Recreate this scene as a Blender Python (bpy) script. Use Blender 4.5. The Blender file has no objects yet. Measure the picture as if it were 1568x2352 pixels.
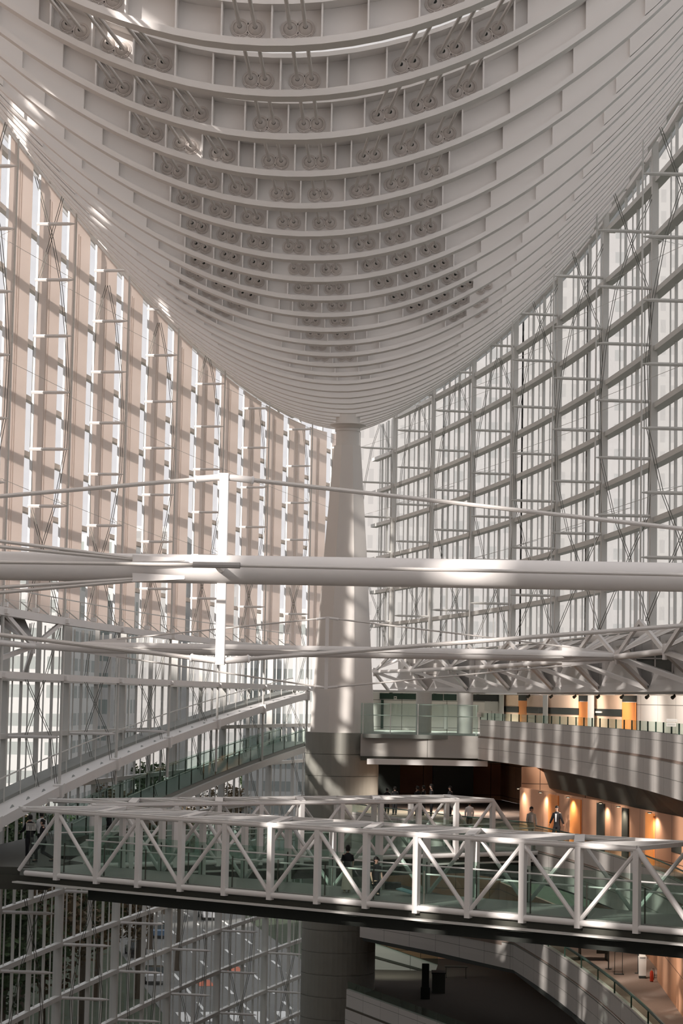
import bpy, math, random
from mathutils import Vector, Matrix
random.seed(7)
scn = bpy.context.scene
COL = scn.collection
V = Vector

# ------------------------------------------------------------------ camera model (eye level is z = 0)
F_PX, PITCH, ROLL, YAW, CX = 4800.0, .0893, .0187, .0252, 2.6056
def _basis():
    c, s = math.cos(YAW), math.sin(YAW)
    right, fw, up = V((c, s, 0)), V((-s, c, 0)), V((0, 0, 1))
    c, s = math.cos(PITCH), math.sin(PITCH)
    f2, u2 = c*fw + s*up, -s*fw + c*up
    c, s = math.cos(ROLL), math.sin(ROLL)
    return c*right + s*u2, -s*right + c*u2, f2
CR, CU, CF = _basis()
def at(x, y, Y=None, Z=None):
    d = CF*F_PX + CR*(x-784) - CU*(y-1176)
    t = Y/d.y if Y is not None else Z/d.z
    return V((CX, 0, 0)) + d*t
cam_d = bpy.data.cameras.new('camera')
cam = bpy.data.objects.new('camera', cam_d); COL.objects.link(cam)
cam_d.sensor_fit = 'VERTICAL'; cam_d.sensor_height = 36; cam_d.lens = 36*F_PX/2352
cam_d.clip_end = 2000
cam.matrix_world = Matrix(((CR.x, CU.x, -CF.x, CX), (CR.y, CU.y, -CF.y, 0), (CR.z, CU.z, -CF.z, 0), (0, 0, 0, 1)))
scn.camera = cam

# ------------------------------------------------------------------ materials
MATS = {}
def nodes(name):
    m = bpy.data.materials.new(name); m.use_nodes = True
    nt = m.node_tree; nt.nodes.clear()
    out = nt.nodes.new('ShaderNodeOutputMaterial')
    MATS[name] = m
    return m, nt, out
def paint(name, col, rough=.5, var=.04, scale=3.0, metallic=0, spec=.3):
    m, nt, out = nodes(name)
    b = nt.nodes.new('ShaderNodeBsdfPrincipled')
    b.inputs['Roughness'].default_value = rough; b.inputs['Metallic'].default_value = metallic
    b.inputs['Specular IOR Level'].default_value = spec
    tc = nt.nodes.new('ShaderNodeTexCoord'); n = nt.nodes.new('ShaderNodeTexNoise')
    n.inputs['Scale'].default_value = scale; n.inputs['Detail'].default_value = 4
    nt.links.new(tc.outputs['Object'], n.inputs['Vector'])
    mr = nt.nodes.new('ShaderNodeMapRange'); mr.inputs[3].default_value = 1-var; mr.inputs[4].default_value = 1+var
    nt.links.new(n.outputs['Fac'], mr.inputs[0])
    mx = nt.nodes.new('ShaderNodeVectorMath'); mx.operation = 'SCALE'
    mx.inputs[0].default_value = col[:3]; nt.links.new(mr.outputs[0], mx.inputs['Scale'])
    nt.links.new(mx.outputs[0], b.inputs['Base Color'])
    nt.links.new(b.outputs[0], out.inputs[0])
    return m
def glass(name, tint, refl=.07, rough=.02):
    m, nt, out = nodes(name)
    t = nt.nodes.new('ShaderNodeBsdfTransparent'); t.inputs[0].default_value = (*tint, 1)
    g = nt.nodes.new('ShaderNodeBsdfGlossy'); g.inputs['Roughness'].default_value = rough
    g.inputs[0].default_value = (.9, .95, .92, 1)
    mx = nt.nodes.new('ShaderNodeMixShader'); mx.inputs[0].default_value = refl
    nt.links.new(t.outputs[0], mx.inputs[1]); nt.links.new(g.outputs[0], mx.inputs[2])
    nt.links.new(mx.outputs[0], out.inputs[0])
    return m
def cloth(name, col, trans=.5, thin=0.0):
    m, nt, out = nodes(name)
    d = nt.nodes.new('ShaderNodeBsdfDiffuse'); d.inputs[0].default_value = (*col, 1)
    t = nt.nodes.new('ShaderNodeBsdfTranslucent'); t.inputs[0].default_value = (*col, 1)
    mx = nt.nodes.new('ShaderNodeMixShader'); mx.inputs[0].default_value = trans
    nt.links.new(d.outputs[0], mx.inputs[1]); nt.links.new(t.outputs[0], mx.inputs[2])
    last = mx
    if thin:
        tr = nt.nodes.new('ShaderNodeBsdfTransparent'); m2 = nt.nodes.new('ShaderNodeMixShader')
        m2.inputs[0].default_value = thin
        nt.links.new(mx.outputs[0], m2.inputs[1]); nt.links.new(tr.outputs[0], m2.inputs[2]); last = m2
    nt.links.new(last.outputs[0], out.inputs[0])
    return m
def panels(name, col, line, du, lines_v, w=.03, rough=.6, dv=None, alt=0.0, spec=.3):
    """flat panels with thin joints; UV is in metres (u along, v up)"""
    m, nt, out = nodes(name)
    b = nt.nodes.new('ShaderNodeBsdfPrincipled'); b.inputs['Roughness'].default_value = rough
    b.inputs['Specular IOR Level'].default_value = spec
    uv = nt.nodes.new('ShaderNodeUVMap'); uv.uv_map = 'UVMap'
    sp = nt.nodes.new('ShaderNodeSeparateXYZ'); nt.links.new(uv.outputs[0], sp.inputs[0])
    def M(op, a, b_=None, c_=None):
        n = nt.nodes.new('ShaderNodeMath'); n.operation = op
        for i, x in enumerate((a, b_, c_)):
            if x is None: continue
            if isinstance(x, (int, float)): n.inputs[i].default_value = x
            else: nt.links.new(x, n.inputs[i])
        return n.outputs[0]
    pu = M('PINGPONG', sp.outputs[0], du/2)
    mask = M('LESS_THAN', pu, w/2)
    if dv:
        mask = M('MAXIMUM', mask, M('LESS_THAN', M('PINGPONG', sp.outputs[1], dv/2), w/2))
    for v, vw in lines_v:
        mask = M('MAXIMUM', mask, M('LESS_THAN', M('ABSOLUTE', M('SUBTRACT', sp.outputs[1], v)), vw/2))
    n = nt.nodes.new('ShaderNodeTexWhiteNoise'); n.noise_dimensions = '2D'
    cb = nt.nodes.new('ShaderNodeCombineXYZ')
    nt.links.new(M('FLOOR', M('DIVIDE', M('ADD', sp.outputs[0], 0.0), du)), cb.inputs[0])
    nt.links.new(M('FLOOR', M('DIVIDE', sp.outputs[1], dv or 1.0)), cb.inputs[1])
    nt.links.new(cb.outputs[0], n.inputs['Vector'])
    fac = M('MULTIPLY_ADD', n.outputs['Value'], .08+alt, .96-alt/2)
    sc = nt.nodes.new('ShaderNodeVectorMath'); sc.operation = 'SCALE'; sc.inputs[0].default_value = col
    nt.links.new(fac, sc.inputs['Scale'])
    mx = nt.nodes.new('ShaderNodeMix'); mx.data_type = 'RGBA'
    nt.links.new(mask, mx.inputs['Factor']); nt.links.new(sc.outputs[0], mx.inputs['A'])
    mx.inputs['B'].default_value = (*line, 1)
    nt.links.new(mx.outputs['Result'], b.inputs['Base Color'])
    nt.links.new(b.outputs[0], out.inputs[0])
    return m
def facade(name, wall, win, wx, wz, fx=.55, fz=.55, rough=.7):
    """windows in a regular grid; UV is in metres"""
    m, nt, out = nodes(name)
    b = nt.nodes.new('ShaderNodeBsdfPrincipled'); b.inputs['Roughness'].default_value = rough
    uv = nt.nodes.new('ShaderNodeUVMap'); uv.uv_map = 'UVMap'
    sp = nt.nodes.new('ShaderNodeSeparateXYZ'); nt.links.new(uv.outputs[0], sp.inputs[0])
    def M(op, a, b_=None):
        n = nt.nodes.new('ShaderNodeMath'); n.operation = op
        for i, x in enumerate((a, b_)):
            if x is None: continue
            if isinstance(x, (int, float)): n.inputs[i].default_value = x
            else: nt.links.new(x, n.inputs[i])
        return n.outputs[0]
    mu = M('LESS_THAN', M('PINGPONG', sp.outputs[0], wx/2), wx*fx/2)
    mv = M('LESS_THAN', M('PINGPONG', sp.outputs[1], wz/2), wz*fz/2)
    mk = M('MULTIPLY', mu, mv)
    mx = nt.nodes.new('ShaderNodeMix'); mx.data_type = 'RGBA'
    nt.links.new(mk, mx.inputs['Factor'])
    mx.inputs['A'].default_value = (*wall, 1); mx.inputs['B'].default_value = (*win, 1)
    nt.links.new(mx.outputs['Result'], b.inputs['Base Color']); nt.links.new(b.outputs[0], out.inputs[0])
    return m
def glow(name, col, s):
    m, nt, out = nodes(name)
    e = nt.nodes.new('ShaderNodeEmission'); e.inputs[0].default_value = (*col, 1); e.inputs[1].default_value = s
    nt.links.new(e.outputs[0], out.inputs[0]); return m

WHITE = paint('rib_white_paint', (.80, .772, .75), .55, .03, .8)
STEEL = paint('steel_white_paint', (.76, .735, .715), .42, .03, 1.5, spec=.4)
WALLST = paint('wall_frame_paint', (.60, .59, .56), .45, .05, 1.5)
CABLE = paint('cable_steel', (.13, .13, .115), .45, .1, 6, metallic=.3)
RODM = paint('rod_steel', (.64, .61, .58), .38, .05, 4, metallic=.15, spec=.5)
COLLAR = paint('collar_paint', (.66, .61, .575), .5, .05, 4)
CONC = paint('column_concrete', (.27, .265, .235), .65, .06, 1.2)
COLW = paint('column_white_paint', (.66, .625, .59), .5, .03, .5)
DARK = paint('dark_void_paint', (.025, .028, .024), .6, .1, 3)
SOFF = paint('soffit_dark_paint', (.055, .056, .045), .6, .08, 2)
DECK = paint('deck_greygreen', (.22, .23, .21), .5, .06, 2)
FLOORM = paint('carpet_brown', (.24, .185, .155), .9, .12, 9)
FLOORD = paint('carpet_shaded', (.09, .075, .06), .95, .12, 9)  # darker copy of the brown carpet, standing in for shade at the bottom
GROUND = paint('asphalt', (.16, .16, .15), .85, .1, 1)
GRASS = paint('pavement_green', (.05, .065, .04), .95, .25, .4)
ROADW = paint('road_paint_white', (.75, .75, .72), .7, .05, 4)
ROADR = paint('road_paint_red', (.55, .16, .09), .7, .05, 4)
GL = glass('clear_glass', (.93, .94, .94), .05)
GLG = glass('green_glass', (.84, .905, .875), .05)
GLR = glass('roof_glass', (.80, .80, .80), .05)
BLIND = cloth('blind_peach_fabric', (.95, .87, .82), .56)
FROST = cloth('frosted_roof_glass', (.84, .84, .84), .70, 0)
FASC = panels('fascia_panels', (.50, .475, .45), (.13, .13, .11), 2.6, [(-.02, .11), (-1.0+.3, .025), (.72, .025), (1.05, .03)], .03, .45)
FASCD = panels('fascia_plain_panels', (.44, .42, .39), (.10, .10, .085), 4.2, [(0, .03)], .035, .5)
TAN = panels('tan_wall_panels', (.68, .365, .215), (.16, .085, .05), 2.4, [], .04, .5, dv=2.2, alt=.06, spec=.4)
PALE = panels('pale_wall_panels', (.70, .67, .64), (.20, .19, .17), 3.2, [], .04, .5, dv=1.9)
ORANGE = paint('orange_lacquer', (.92, .34, .09), .45, .06, 2)
BLACK = paint('black_band', (.02, .024, .02), .4, .05, 3)
F1 = facade('facade_pale', (.52, .51, .50), (.27, .30, .285), 3.6, 3.4)
F2 = facade('facade_white', (.33, .325, .325), (.26, .265, .265), 2.4, 3.6, .6, .45)
F3 = facade('facade_grey', (.48, .48, .47), (.27, .29, .28), 5.0, 3.2, .8, .45)
F4 = facade('facade_cream', (.33, .325, .32), (.28, .278, .275), 1.5, 3.2, .5, .6)
SKIN = paint('skin', (.52, .33, .25), .55, .05, 8)
HAIR = paint('black_hair', (.012, .010, .009), .6, .1, 20)
SUITB = paint('black_suit_cloth', (.014, .014, .016), .85, .1, 20)
SUITG = paint('grey_suit_cloth', (.33, .33, .31), .85, .08, 20)
SHIRTW = paint('white_shirt_cloth', (.66, .66, .66), .85, .05, 15)
SKIRT = paint('beige_skirt_cloth', (.74, .70, .58), .9, .12, 7)
TEAL = paint('teal_mat', (.22, .42, .43), .7, .05, 6)
REDX = paint('extinguisher_red', (.70, .07, .03), .3, .03, 5, spec=.6)
SIGNW = paint('sign_white', (.62, .60, .56), .6, .03, 5)
SIGNK = paint('sign_ink', (.04, .045, .04), .7, .02, 5)
GREENK = paint('dark_green_board', (.03, .06, .045), .4, .1, 3)
LEAF = paint('leaf_green', (.045, .075, .028), .8, .5, .7)
LEAFB = paint('leaf_brown', (.12, .085, .045), .8, .4, .7)
BARK = paint('bark', (.09, .07, .05), .9, .2, 5)
CARB = [paint('car_paint_white', (.6, .6, .6), .3, .02, 2), paint('car_paint_blue', (.10, .16, .24), .3, .02, 2), paint('car_paint_orange', (.45, .18, .08), .3, .02, 2), paint('car_paint_black', (.02, .02, .02), .25, .02, 2)]
CARG = paint('car_window', (.03, .04, .04), .1, .02, 2)
TYRE = paint('tyre', (.02, .02, .02), .9, .02, 2)
LAMP = glow('downlight_glow', (1, .82, .6), 1.1)
SKYW = paint('blind_slit_white', (.84, .83, .82), .6, .02, 2)

# ------------------------------------------------------------------ mesh builder
class MB:
    def __init__(s): s.v = []; s.f = []; s.uv = {}; s.m = []
    def add(s, verts, faces, uvs=None, mi=0):
        b = len(s.v); s.v += [V(p) for p in verts]
        for k, f in enumerate(faces):
            if uvs: s.uv[len(s.f)] = uvs[k]
            s.f.append([i+b for i in f]); s.m.append(mi)
        return s
    def hexa(s, p, mi=0):   # 8 corners: bottom 0-3 ccw, top 4-7
        return s.add(p, [(3, 2, 1, 0), (4, 5, 6, 7), (0, 1, 5, 4), (1, 2, 6, 5), (2, 3, 7, 6), (3, 0, 4, 7)], mi=mi)
    def box(s, x0, x1, y0, y1, z0, z1, mi=0):
        return s.hexa([(x0, y0, z0), (x1, y0, z0), (x1, y1, z0), (x0, y1, z0), (x0, y0, z1), (x1, y0, z1), (x1, y1, z1), (x0, y1, z1)], mi)
    def beam(s, a, b, w, h, up=(0, 0, 1), mi=0):
        a, b = V(a), V(b); d = (b-a).normalized(); up = V(up)
        x = d.cross(up)
        if x.length < 1e-4: x = d.cross(V((0, 1, 0)))
        x.normalize(); u = x.cross(d)
        x *= w/2; u *= h/2
        return s.hexa([a-x-u, a+x-u, b+x-u, b-x-u, a-x+u, a+x+u, b+x+u, b-x+u], mi)
    def tube(s, pts, r, n=10, mi=0, cap=True):
        pts = [V(p) for p in pts]; k = len(pts)
        rs = r if isinstance(r, (list, tuple)) else [r]*k
        ref = None; rings = []
        for i, p in enumerate(pts):
            d = (pts[min(i+1, k-1)]-pts[max(i-1, 0)]).normalized()
            if ref is None:
                ref = d.cross(V((0, 0, 1)))
                if ref.length < 1e-3: ref = V((1, 0, 0))
            x = (ref-d*ref.dot(d)).normalized(); y = d.cross(x); ref = x
            rings.append([p+(x*math.cos(2*math.pi*j/n)+y*math.sin(2*math.pi*j/n))*rs[i] for j in range(n)])
        vs = [q for rg in rings for q in rg]; fs = []
        for i in range(k-1):
            for j in range(n):
                fs.append((i*n+j, i*n+(j+1) % n, (i+1)*n+(j+1) % n, (i+1)*n+j))
        if cap: fs.append(tuple(reversed(range(n)))); fs.append(tuple(range((k-1)*n, k*n)))
        return s.add(vs, fs, mi=mi)
    def loft(s, rings, cap=True, mi=0):
        n = len(rings[0]); vs = [q for rg in rings for q in rg]; fs = []
        for i in range(len(rings)-1):
            for j in range(n): fs.append((i*n+j, i*n+(j+1) % n, (i+1)*n+(j+1) % n, (i+1)*n+j))
        if cap: fs.append(tuple(reversed(range(n)))); fs.append(tuple(range((len(rings)-1)*n, len(rings)*n)))
        return s.add(vs, fs, mi=mi)
    def strip(s, path, z0, z1, t, side=1, u0=0, zref=0, mi=0):
        """vertical wall along path (x,y); thickness t to the side; UV metres"""
        u = u0; n = len(path)
        nr = []
        for i in range(n):
            a = V(path[max(i-1, 0)]); b = V(path[min(i+1, n-1)]); d = (b-a).normalized()
            nr.append(V((-d.y, d.x))*side*t)
        for i in range(n-1):
            a, b = V(path[i]), V(path[i+1]); L = (b-a).length
            a2, b2 = a+nr[i], b+nr[i+1]
            za0 = z0(i) if callable(z0) else z0; zb0 = z0(i+1) if callable(z0) else z0
            za1 = z1(i) if callable(z1) else z1; zb1 = z1(i+1) if callable(z1) else z1
            vs = [(a.x, a.y, za0), (b.x, b.y, zb0), (b.x, b.y, zb1), (a.x, a.y, za1), (a2.x, a2.y, za0), (b2.x, b2.y, zb0), (b2.x, b2.y, zb1), (a2.x, a2.y, za1)]
            q = [(u, za0-zref), (u+L, zb0-zref), (u+L, zb1-zref), (u, za1-zref)]
            e = [(u, .3), (u+L, .3), (u+L, .31), (u, .31)]
            s.add(vs, [(0, 1, 2, 3), (5, 4, 7, 6), (3, 2, 6, 7), (4, 5, 1, 0), (4, 0, 3, 7), (1, 5, 6, 2)],
                  [q, [q[1], q[0], q[3], q[2]], e, e, e, e], mi)
            u += L
        return s
    def slab(s, pa, pb, z0, z1, mi=0):
        """horizontal slab between two equal-length paths"""
        n = len(pa); vs = []
        for i in range(n):
            a, b = pa[i], pb[i]
            za = z0(i) if callable(z0) else z0; zt = z1(i) if callable(z1) else z1
            vs += [(a[0], a[1], za), (b[0], b[1], za), (b[0], b[1], zt), (a[0], a[1], zt)]
        fs = []
        for i in range(n-1):
            o = 4*i
            for j in range(4): fs.append((o+j, o+(j+1) % 4, o+4+(j+1) % 4, o+4+j))
        fs += [(3, 2, 1, 0), (4*n-4, 4*n-3, 4*n-2, 4*n-1)]
        return s.add(vs, fs, mi=mi)
    def build(s, name, mat, parent=None, smooth=False, base=None):
        me = bpy.data.meshes.new(name)
        if parent is not None: o = V(parent['_o'])
        elif base is not None: o = V(base)
        else:
            xs = [p.x for p in s.v]; ys = [p.y for p in s.v]; zs = [p.z for p in s.v]
            o = V(((min(xs)+max(xs))/2, (min(ys)+max(ys))/2, min(zs)))
        me.from_pydata([tuple(p-o) for p in s.v], [], s.f)
        for m in (mat if isinstance(mat, (list, tuple)) else [mat]): me.materials.append(m)
        if any(s.m): me.polygons.foreach_set('material_index', s.m)
        if s.uv:
            l = me.uv_layers.new(name='UVMap')
            for k, p in enumerate(me.polygons):
                if k in s.uv:
                    for li, c in zip(p.loop_indices, s.uv[k]): l.data[li].uv = c
        if smooth:
            me.polygons.foreach_set('use_smooth', [True]*len(me.polygons))
            if hasattr(me, 'set_sharp_from_angle'): me.set_sharp_from_angle(angle=math.radians(38))
        ob = bpy.data.objects.new(name, me); COL.objects.link(ob)
        if parent is not None: ob.parent = parent; ob['_o'] = tuple(o)
        else: ob.location = o; ob['_o'] = tuple(o)
        return ob
def empty(name, loc, label=None, cat=None, group=None, kind=None):
    o = bpy.data.objects.new(name, None); o.empty_display_size = .3; COL.objects.link(o); o.location = loc
    o['_o'] = tuple(loc)
    return tag(o, label, cat, group, kind)
def tag(o, label=None, cat=None, group=None, kind=None):
    if label: o['label'] = label
    if cat: o['category'] = cat
    if group: o['group'] = group
    if kind: o['kind'] = kind
    return o
def struct(o): o['kind'] = 'structure'; return o
ORD = ('first second third fourth fifth sixth seventh eighth ninth tenth eleventh twelfth thirteenth fourteenth fifteenth sixteenth '
       'seventeenth eighteenth nineteenth twentieth twenty-first twenty-second twenty-third twenty-fourth twenty-fifth twenty-sixth '
       'twenty-seventh twenty-eighth twenty-ninth thirtieth').split()

# ------------------------------------------------------------------ plan of the hall (a lens) and of its shell
BAY, Y0, YC = 10.82, 86.83, 63.07
HZ, H0 = 2.7, .254
def zl(j): return (j+H0)*HZ
def hw(Y): return 16.245-(Y-YC)**2/715
def wp(side, Y, off=0.0):     # point on wall line; off > 0 is outward
    n = V((1, (Y-YC)/357.5)).normalized()
    p = V((hw(Y), Y))+n*off
    return V((side*p.x, p.y))
def Yi(i): return Y0+BAY*i
def w3(side, Y, off, z): p = wp(side, Y, off); return V((p.x, p.y, z))
HX = -.5
def hull(X, Y): return 15.34+.00055*(Y-63)**2+.0455*(X-HX)**2+(.000083*(Y-95)**2*X if Y > 95 and X > 0 else 0)

# ------------------------------------------------------------------ roof ribs
def xlim(Y, side): return side*(hw(Y)-.4)
def xsamples(Y, n=44, lo=None, hi=None):
    a = xlim(Y, -1) if lo is None else lo; b = xlim(Y, 1) if hi is None else hi
    return [a+(b-a)*i/n for i in range(n+1)]
def arc_band(mb, Y, d0, d1, h0, h1, xs):
    rings = []
    for x in xs:
        z = hull(x, Y)
        rings.append([V((x, Y+d0, z+h0)), V((x, Y+d1, z+h0)), V((x, Y+d1, z+h1)), V((x, Y+d0, z+h1))])
    mb.loft(rings)
def xin(Y): return 1.65+.0053*(Y-69)**2
def rod_x(Y):
    r = []
    for s in (-1, 1):
        r += [(s*.42, s*.79, s)]
        for k in range(3): a = xin(Y)+k*1.09; r += [(s*a, s*(a+.34), s)]
    return r
NR = 27
RIBY = [48.5+4.02*k for k in range(NR)]
for k, Y in enumerate(RIBY):
    if hw(Y) < 1.8: continue
    base = (HX, Y, hull(HX, Y))
    far = ('%s from the top of the picture' % ORD[k]) if k < 22 else ('%s beyond the column head' % ORD[k-22])
    rib = empty('roof_rib', base, 'curved white roof rib spanning the glass hall, ' + far, 'roof rib', 'curved ribs of the hull-shaped roof')
    mb = MB(); arc_band(mb, Y, 0, .5, 0, .18, xsamples(Y)); mb.build('bottom_flange', WHITE, rib)
    mb = MB(); arc_band(mb, Y, 0, .60, 1.02, 1.14, xsamples(Y)); mb.build('top_flange', WHITE, rib)
    # web, set back in steps towards the middle
    lim = hw(Y)-.4
    steps = [(6.35, .54), (8.2, .32), (10.3, .14), (99, .0)]
    def dep(x):
        for a, d in steps:
            if abs(x-HX) < a: return d
    xs = xsamples(Y, 60)
    for a, _ in steps[:3]:
        for s in (-1, 1):
            x = HX+s*a
            if abs(x) < lim: xs += [x-.001, x+.001]
    xs.sort()
    rings = []
    for x in xs:
        z = hull(x, Y); d = dep(x)
        rings.append([V((x, Y+d, z+.16)), V((x, Y+max(d+.05, .46), z+.16)), V((x, Y+max(d+.05, .46), z+1.02)), V((x, Y+d, z+1.02))])
    mb = MB(); mb.loft(rings); mb.build('web', WHITE, rib)
    if k <= 15:
        sx = [0, 1.2]+([1.75] if k % 2 else [2.3] if xin(Y) > 2.9 else [])+[xin(Y)-.36+q*1.09 for q in range(4)]
        for s in (-1, 1):
            for q in sx:
                if q == 0 and s > 0: continue
                if q >= 6.2: continue
                if 1.3 < q < 2.6 and q in (1.75, 2.3) and abs(q-(xin(Y)-.36)) < .55: continue
                if q == 1.2 and abs(1.2-(xin(Y)-.36)) < .4: continue
                x = HX+s*q; z = hull(x, Y)
                MB().box(x-.02, x+.02, Y+.07, Y+.53, z+.17, z+1.03).build('stiffener', WHITE, rib)
    if k <= 13:
        for x0, x1, s in rod_x(Y):
            if max(abs(x0), abs(x1)) > 7.6: continue
            xa, xb = HX+x0, HX+x1
            d = dep((xa+xb)/2)
            mb = MB()
            for x in (xa, xb):
                z = hull(x, Y)+.60
                def ring(r, dy, zz=z, xx=x): return [V((xx+r*math.cos(t*math.pi/9), Y+d-dy, zz-.03+r*math.sin(t*math.pi/9))) for t in range(18)]
                mb.loft([ring(.235, 0), ring(.235, .03), ring(.205, .03), ring(.20, .05), ring(.175, .055), ring(.165, .035), ring(.085, .17), ring(.06, .18)], mi=0)
                mb.loft([ring(.058, .175), ring(.058, .19)], mi=1)
                for t in (-2.4, -1.57, -.75):
                    c = V((x+.215*math.cos(t), Y+d-.03, z-.03+.215*math.sin(t)))
                    mb.tube([c, c+V((0, -.025, 0))], .024, 6)
            zc = (hull(xa, Y)+hull(xb, Y))/2+.57
            mb.box((xa+xb)/2-.12, (xa+xb)/2+.12, Y+d-.028, Y+d, zc-.1, zc+.06)
            mb.build('rod_collar', [COLLAR, DARK], rib, smooth=True)

# longitudinal tension rods piercing the ribs
side_names = {0: 'middle pair', 1: 'second pair', 2: 'third pair', 3: 'outermost pair'}
ks = list(range(-2, 14))
for gi, (sgn) in enumerate((-1, 1)):
    for pi in range(4):
        for ri in range(2):
            pts = []
            for k in ks:
                Y = 48.5+4.02*k
                x = rod_x(Y)[(0 if sgn < 0 else 4)+pi][ri]
                x += HX
                if abs(x-HX) > 7.9: continue
                pts.append((x, Y, hull(x, Y)+.57))
            mb = MB().tube(pts, .05, 8)
            o = mb.build('tension_rod', RODM, smooth=True)
            tag(o, '%s roof tension rod of the %s, %s of the roof' % (('inner', 'outer')[ri], side_names[pi], 'left half' if sgn < 0 else 'right half'),
                'rod', 'tension rods along the underside of the roof')

# roof glazing high above the ribs, with purlins
mb = MB(); n = 30
pa = [(-(hw(20+5*i)-.2), 20+5*i) for i in range(n)]; pb = [((hw(20+5*i)-.2), 20+5*i) for i in range(n)]
n = 38
pa = [(-(hw(-24+5*i)+1.2), -24+5*i) for i in range(n)]; pb = [((hw(-24+5*i)+1.2), -24+5*i) for i in range(n)]
mb = MB(); struct(mb.slab(pa, pb, 29.0, 29.05).build('ceiling', FROST))
for side, nm in ((-1, 'left'), (1, 'right')):  # frosted strips added above the walls to keep direct sun out
    ys = [-24+5*i for i in range(n)]
    pth = [tuple(wp(side, y, .9)) for y in ys]
    struct(MB().strip(pth, lambda i: hull(side*hw(ys[i]), ys[i])+.35 if ys[i] > 10 else 25, 29, .04, side).build('clerestory_sun_screen_'+nm, FROST))
struct(MB().box(-12, 12, -14, -13.8, -25, 29).build('wall_near_sun_block', WHITE))  # unseen wall, added to stop sun entering behind the camera
for k in range(17):
    Y = 28+8.04*k
    o = MB().box(-hw(Y)+.2, hw(Y)-.2, Y-.12, Y+.12, 28.5, 28.95).build('trim_%d' % (k+1), WHITE); struct(o)
# edge beams along the tops of both glass walls
for side, nm in ((-1, 'blind-covered'), (1, 'clear-glass')):
    ys = [44+4*i for i in range(28)]
    mb = MB()
    mb.tube([w3(side, y, -.25, hull(side*hw(y), y)-.1) for y in ys], .16, 8)
    mb.tube([w3(side, y, .55, hull(side*hw(y), y)+.5) for y in ys], .22, 8)
    for y in ys[::1]:
        mb.beam(w3(side, y, -.25, hull(side*hw(y), y)-.1), w3(side, y+1.2, .55, hull(side*hw(y), y)+.5), .12, .1)
    tag(mb.build('edge_beam', STEEL, smooth=True), 'white pipe edge beam under the roof along the %s wall' % nm, 'beam', 'roof edge beams')

# ------------------------------------------------------------------ central column
CYX, CYY = -.45, 133.5
col = empty('column', (CYX, CYY, -25), 'tall tapering white column standing on a dark clad drum at the far end', 'column')
def ngon(r, z, n=8, rot=math.pi/8, blend=0.0):
    # a polygon of n corners sampled on 48 points; blend -> 1 makes it round
    out = []
    for t in range(48):
        a = 2*math.pi*t/48
        k = ((a-rot) % (2*math.pi/n))-math.pi/n
        rp = r*math.cos(math.pi/n)/math.cos(k)
        rr = rp*(1-blend)+r*blend
        out.append(V((CYX+rr*math.cos(a), CYY+rr*math.sin(a), z)))
    return out
mb = MB(); mb.loft([ngon(2.17, -2.1), ngon(2.08, .2), ngon(2.0, 1.2), ngon(1.48, 9.1), ngon(.92, 16.2, blend=.1)]); mb.build('tapered_shaft', COLW, col)
mb = MB()
mb.loft([ngon(.76, 15.3, blend=1), ngon(.76, 17.2, blend=1)])
mb.loft([ngon(.80, 17.15, blend=1), ngon(.80, 17.32, blend=1)])
mb.loft([ngon(.74, 17.3, blend=1), ngon(.82, 17.38, blend=1), ngon(.96, 17.48, blend=1), ngon(1.17, 17.56, blend=1), ngon(1.17, 17.60, blend=1), ngon(.78, 17.62, blend=1), ngon(.78, 18.4, blend=1)])
mb.build('head', COLW, col, smooth=True)
mb = MB(); zs = -2.1; R = 2.33
rings = []
z = -2.1
while z > -25:
    z2 = max(z-1.36, -25)
    rings += [ngon(R, z, blend=1), ngon(R, z2+.035, blend=1), ngon(R-.05, z2+.03, blend=1), ngon(R-.05, z2, blend=1)]; z = z2
mb.loft(list(reversed(rings))); mb.build('drum_cladding', CONC, col, smooth=False)

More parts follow.
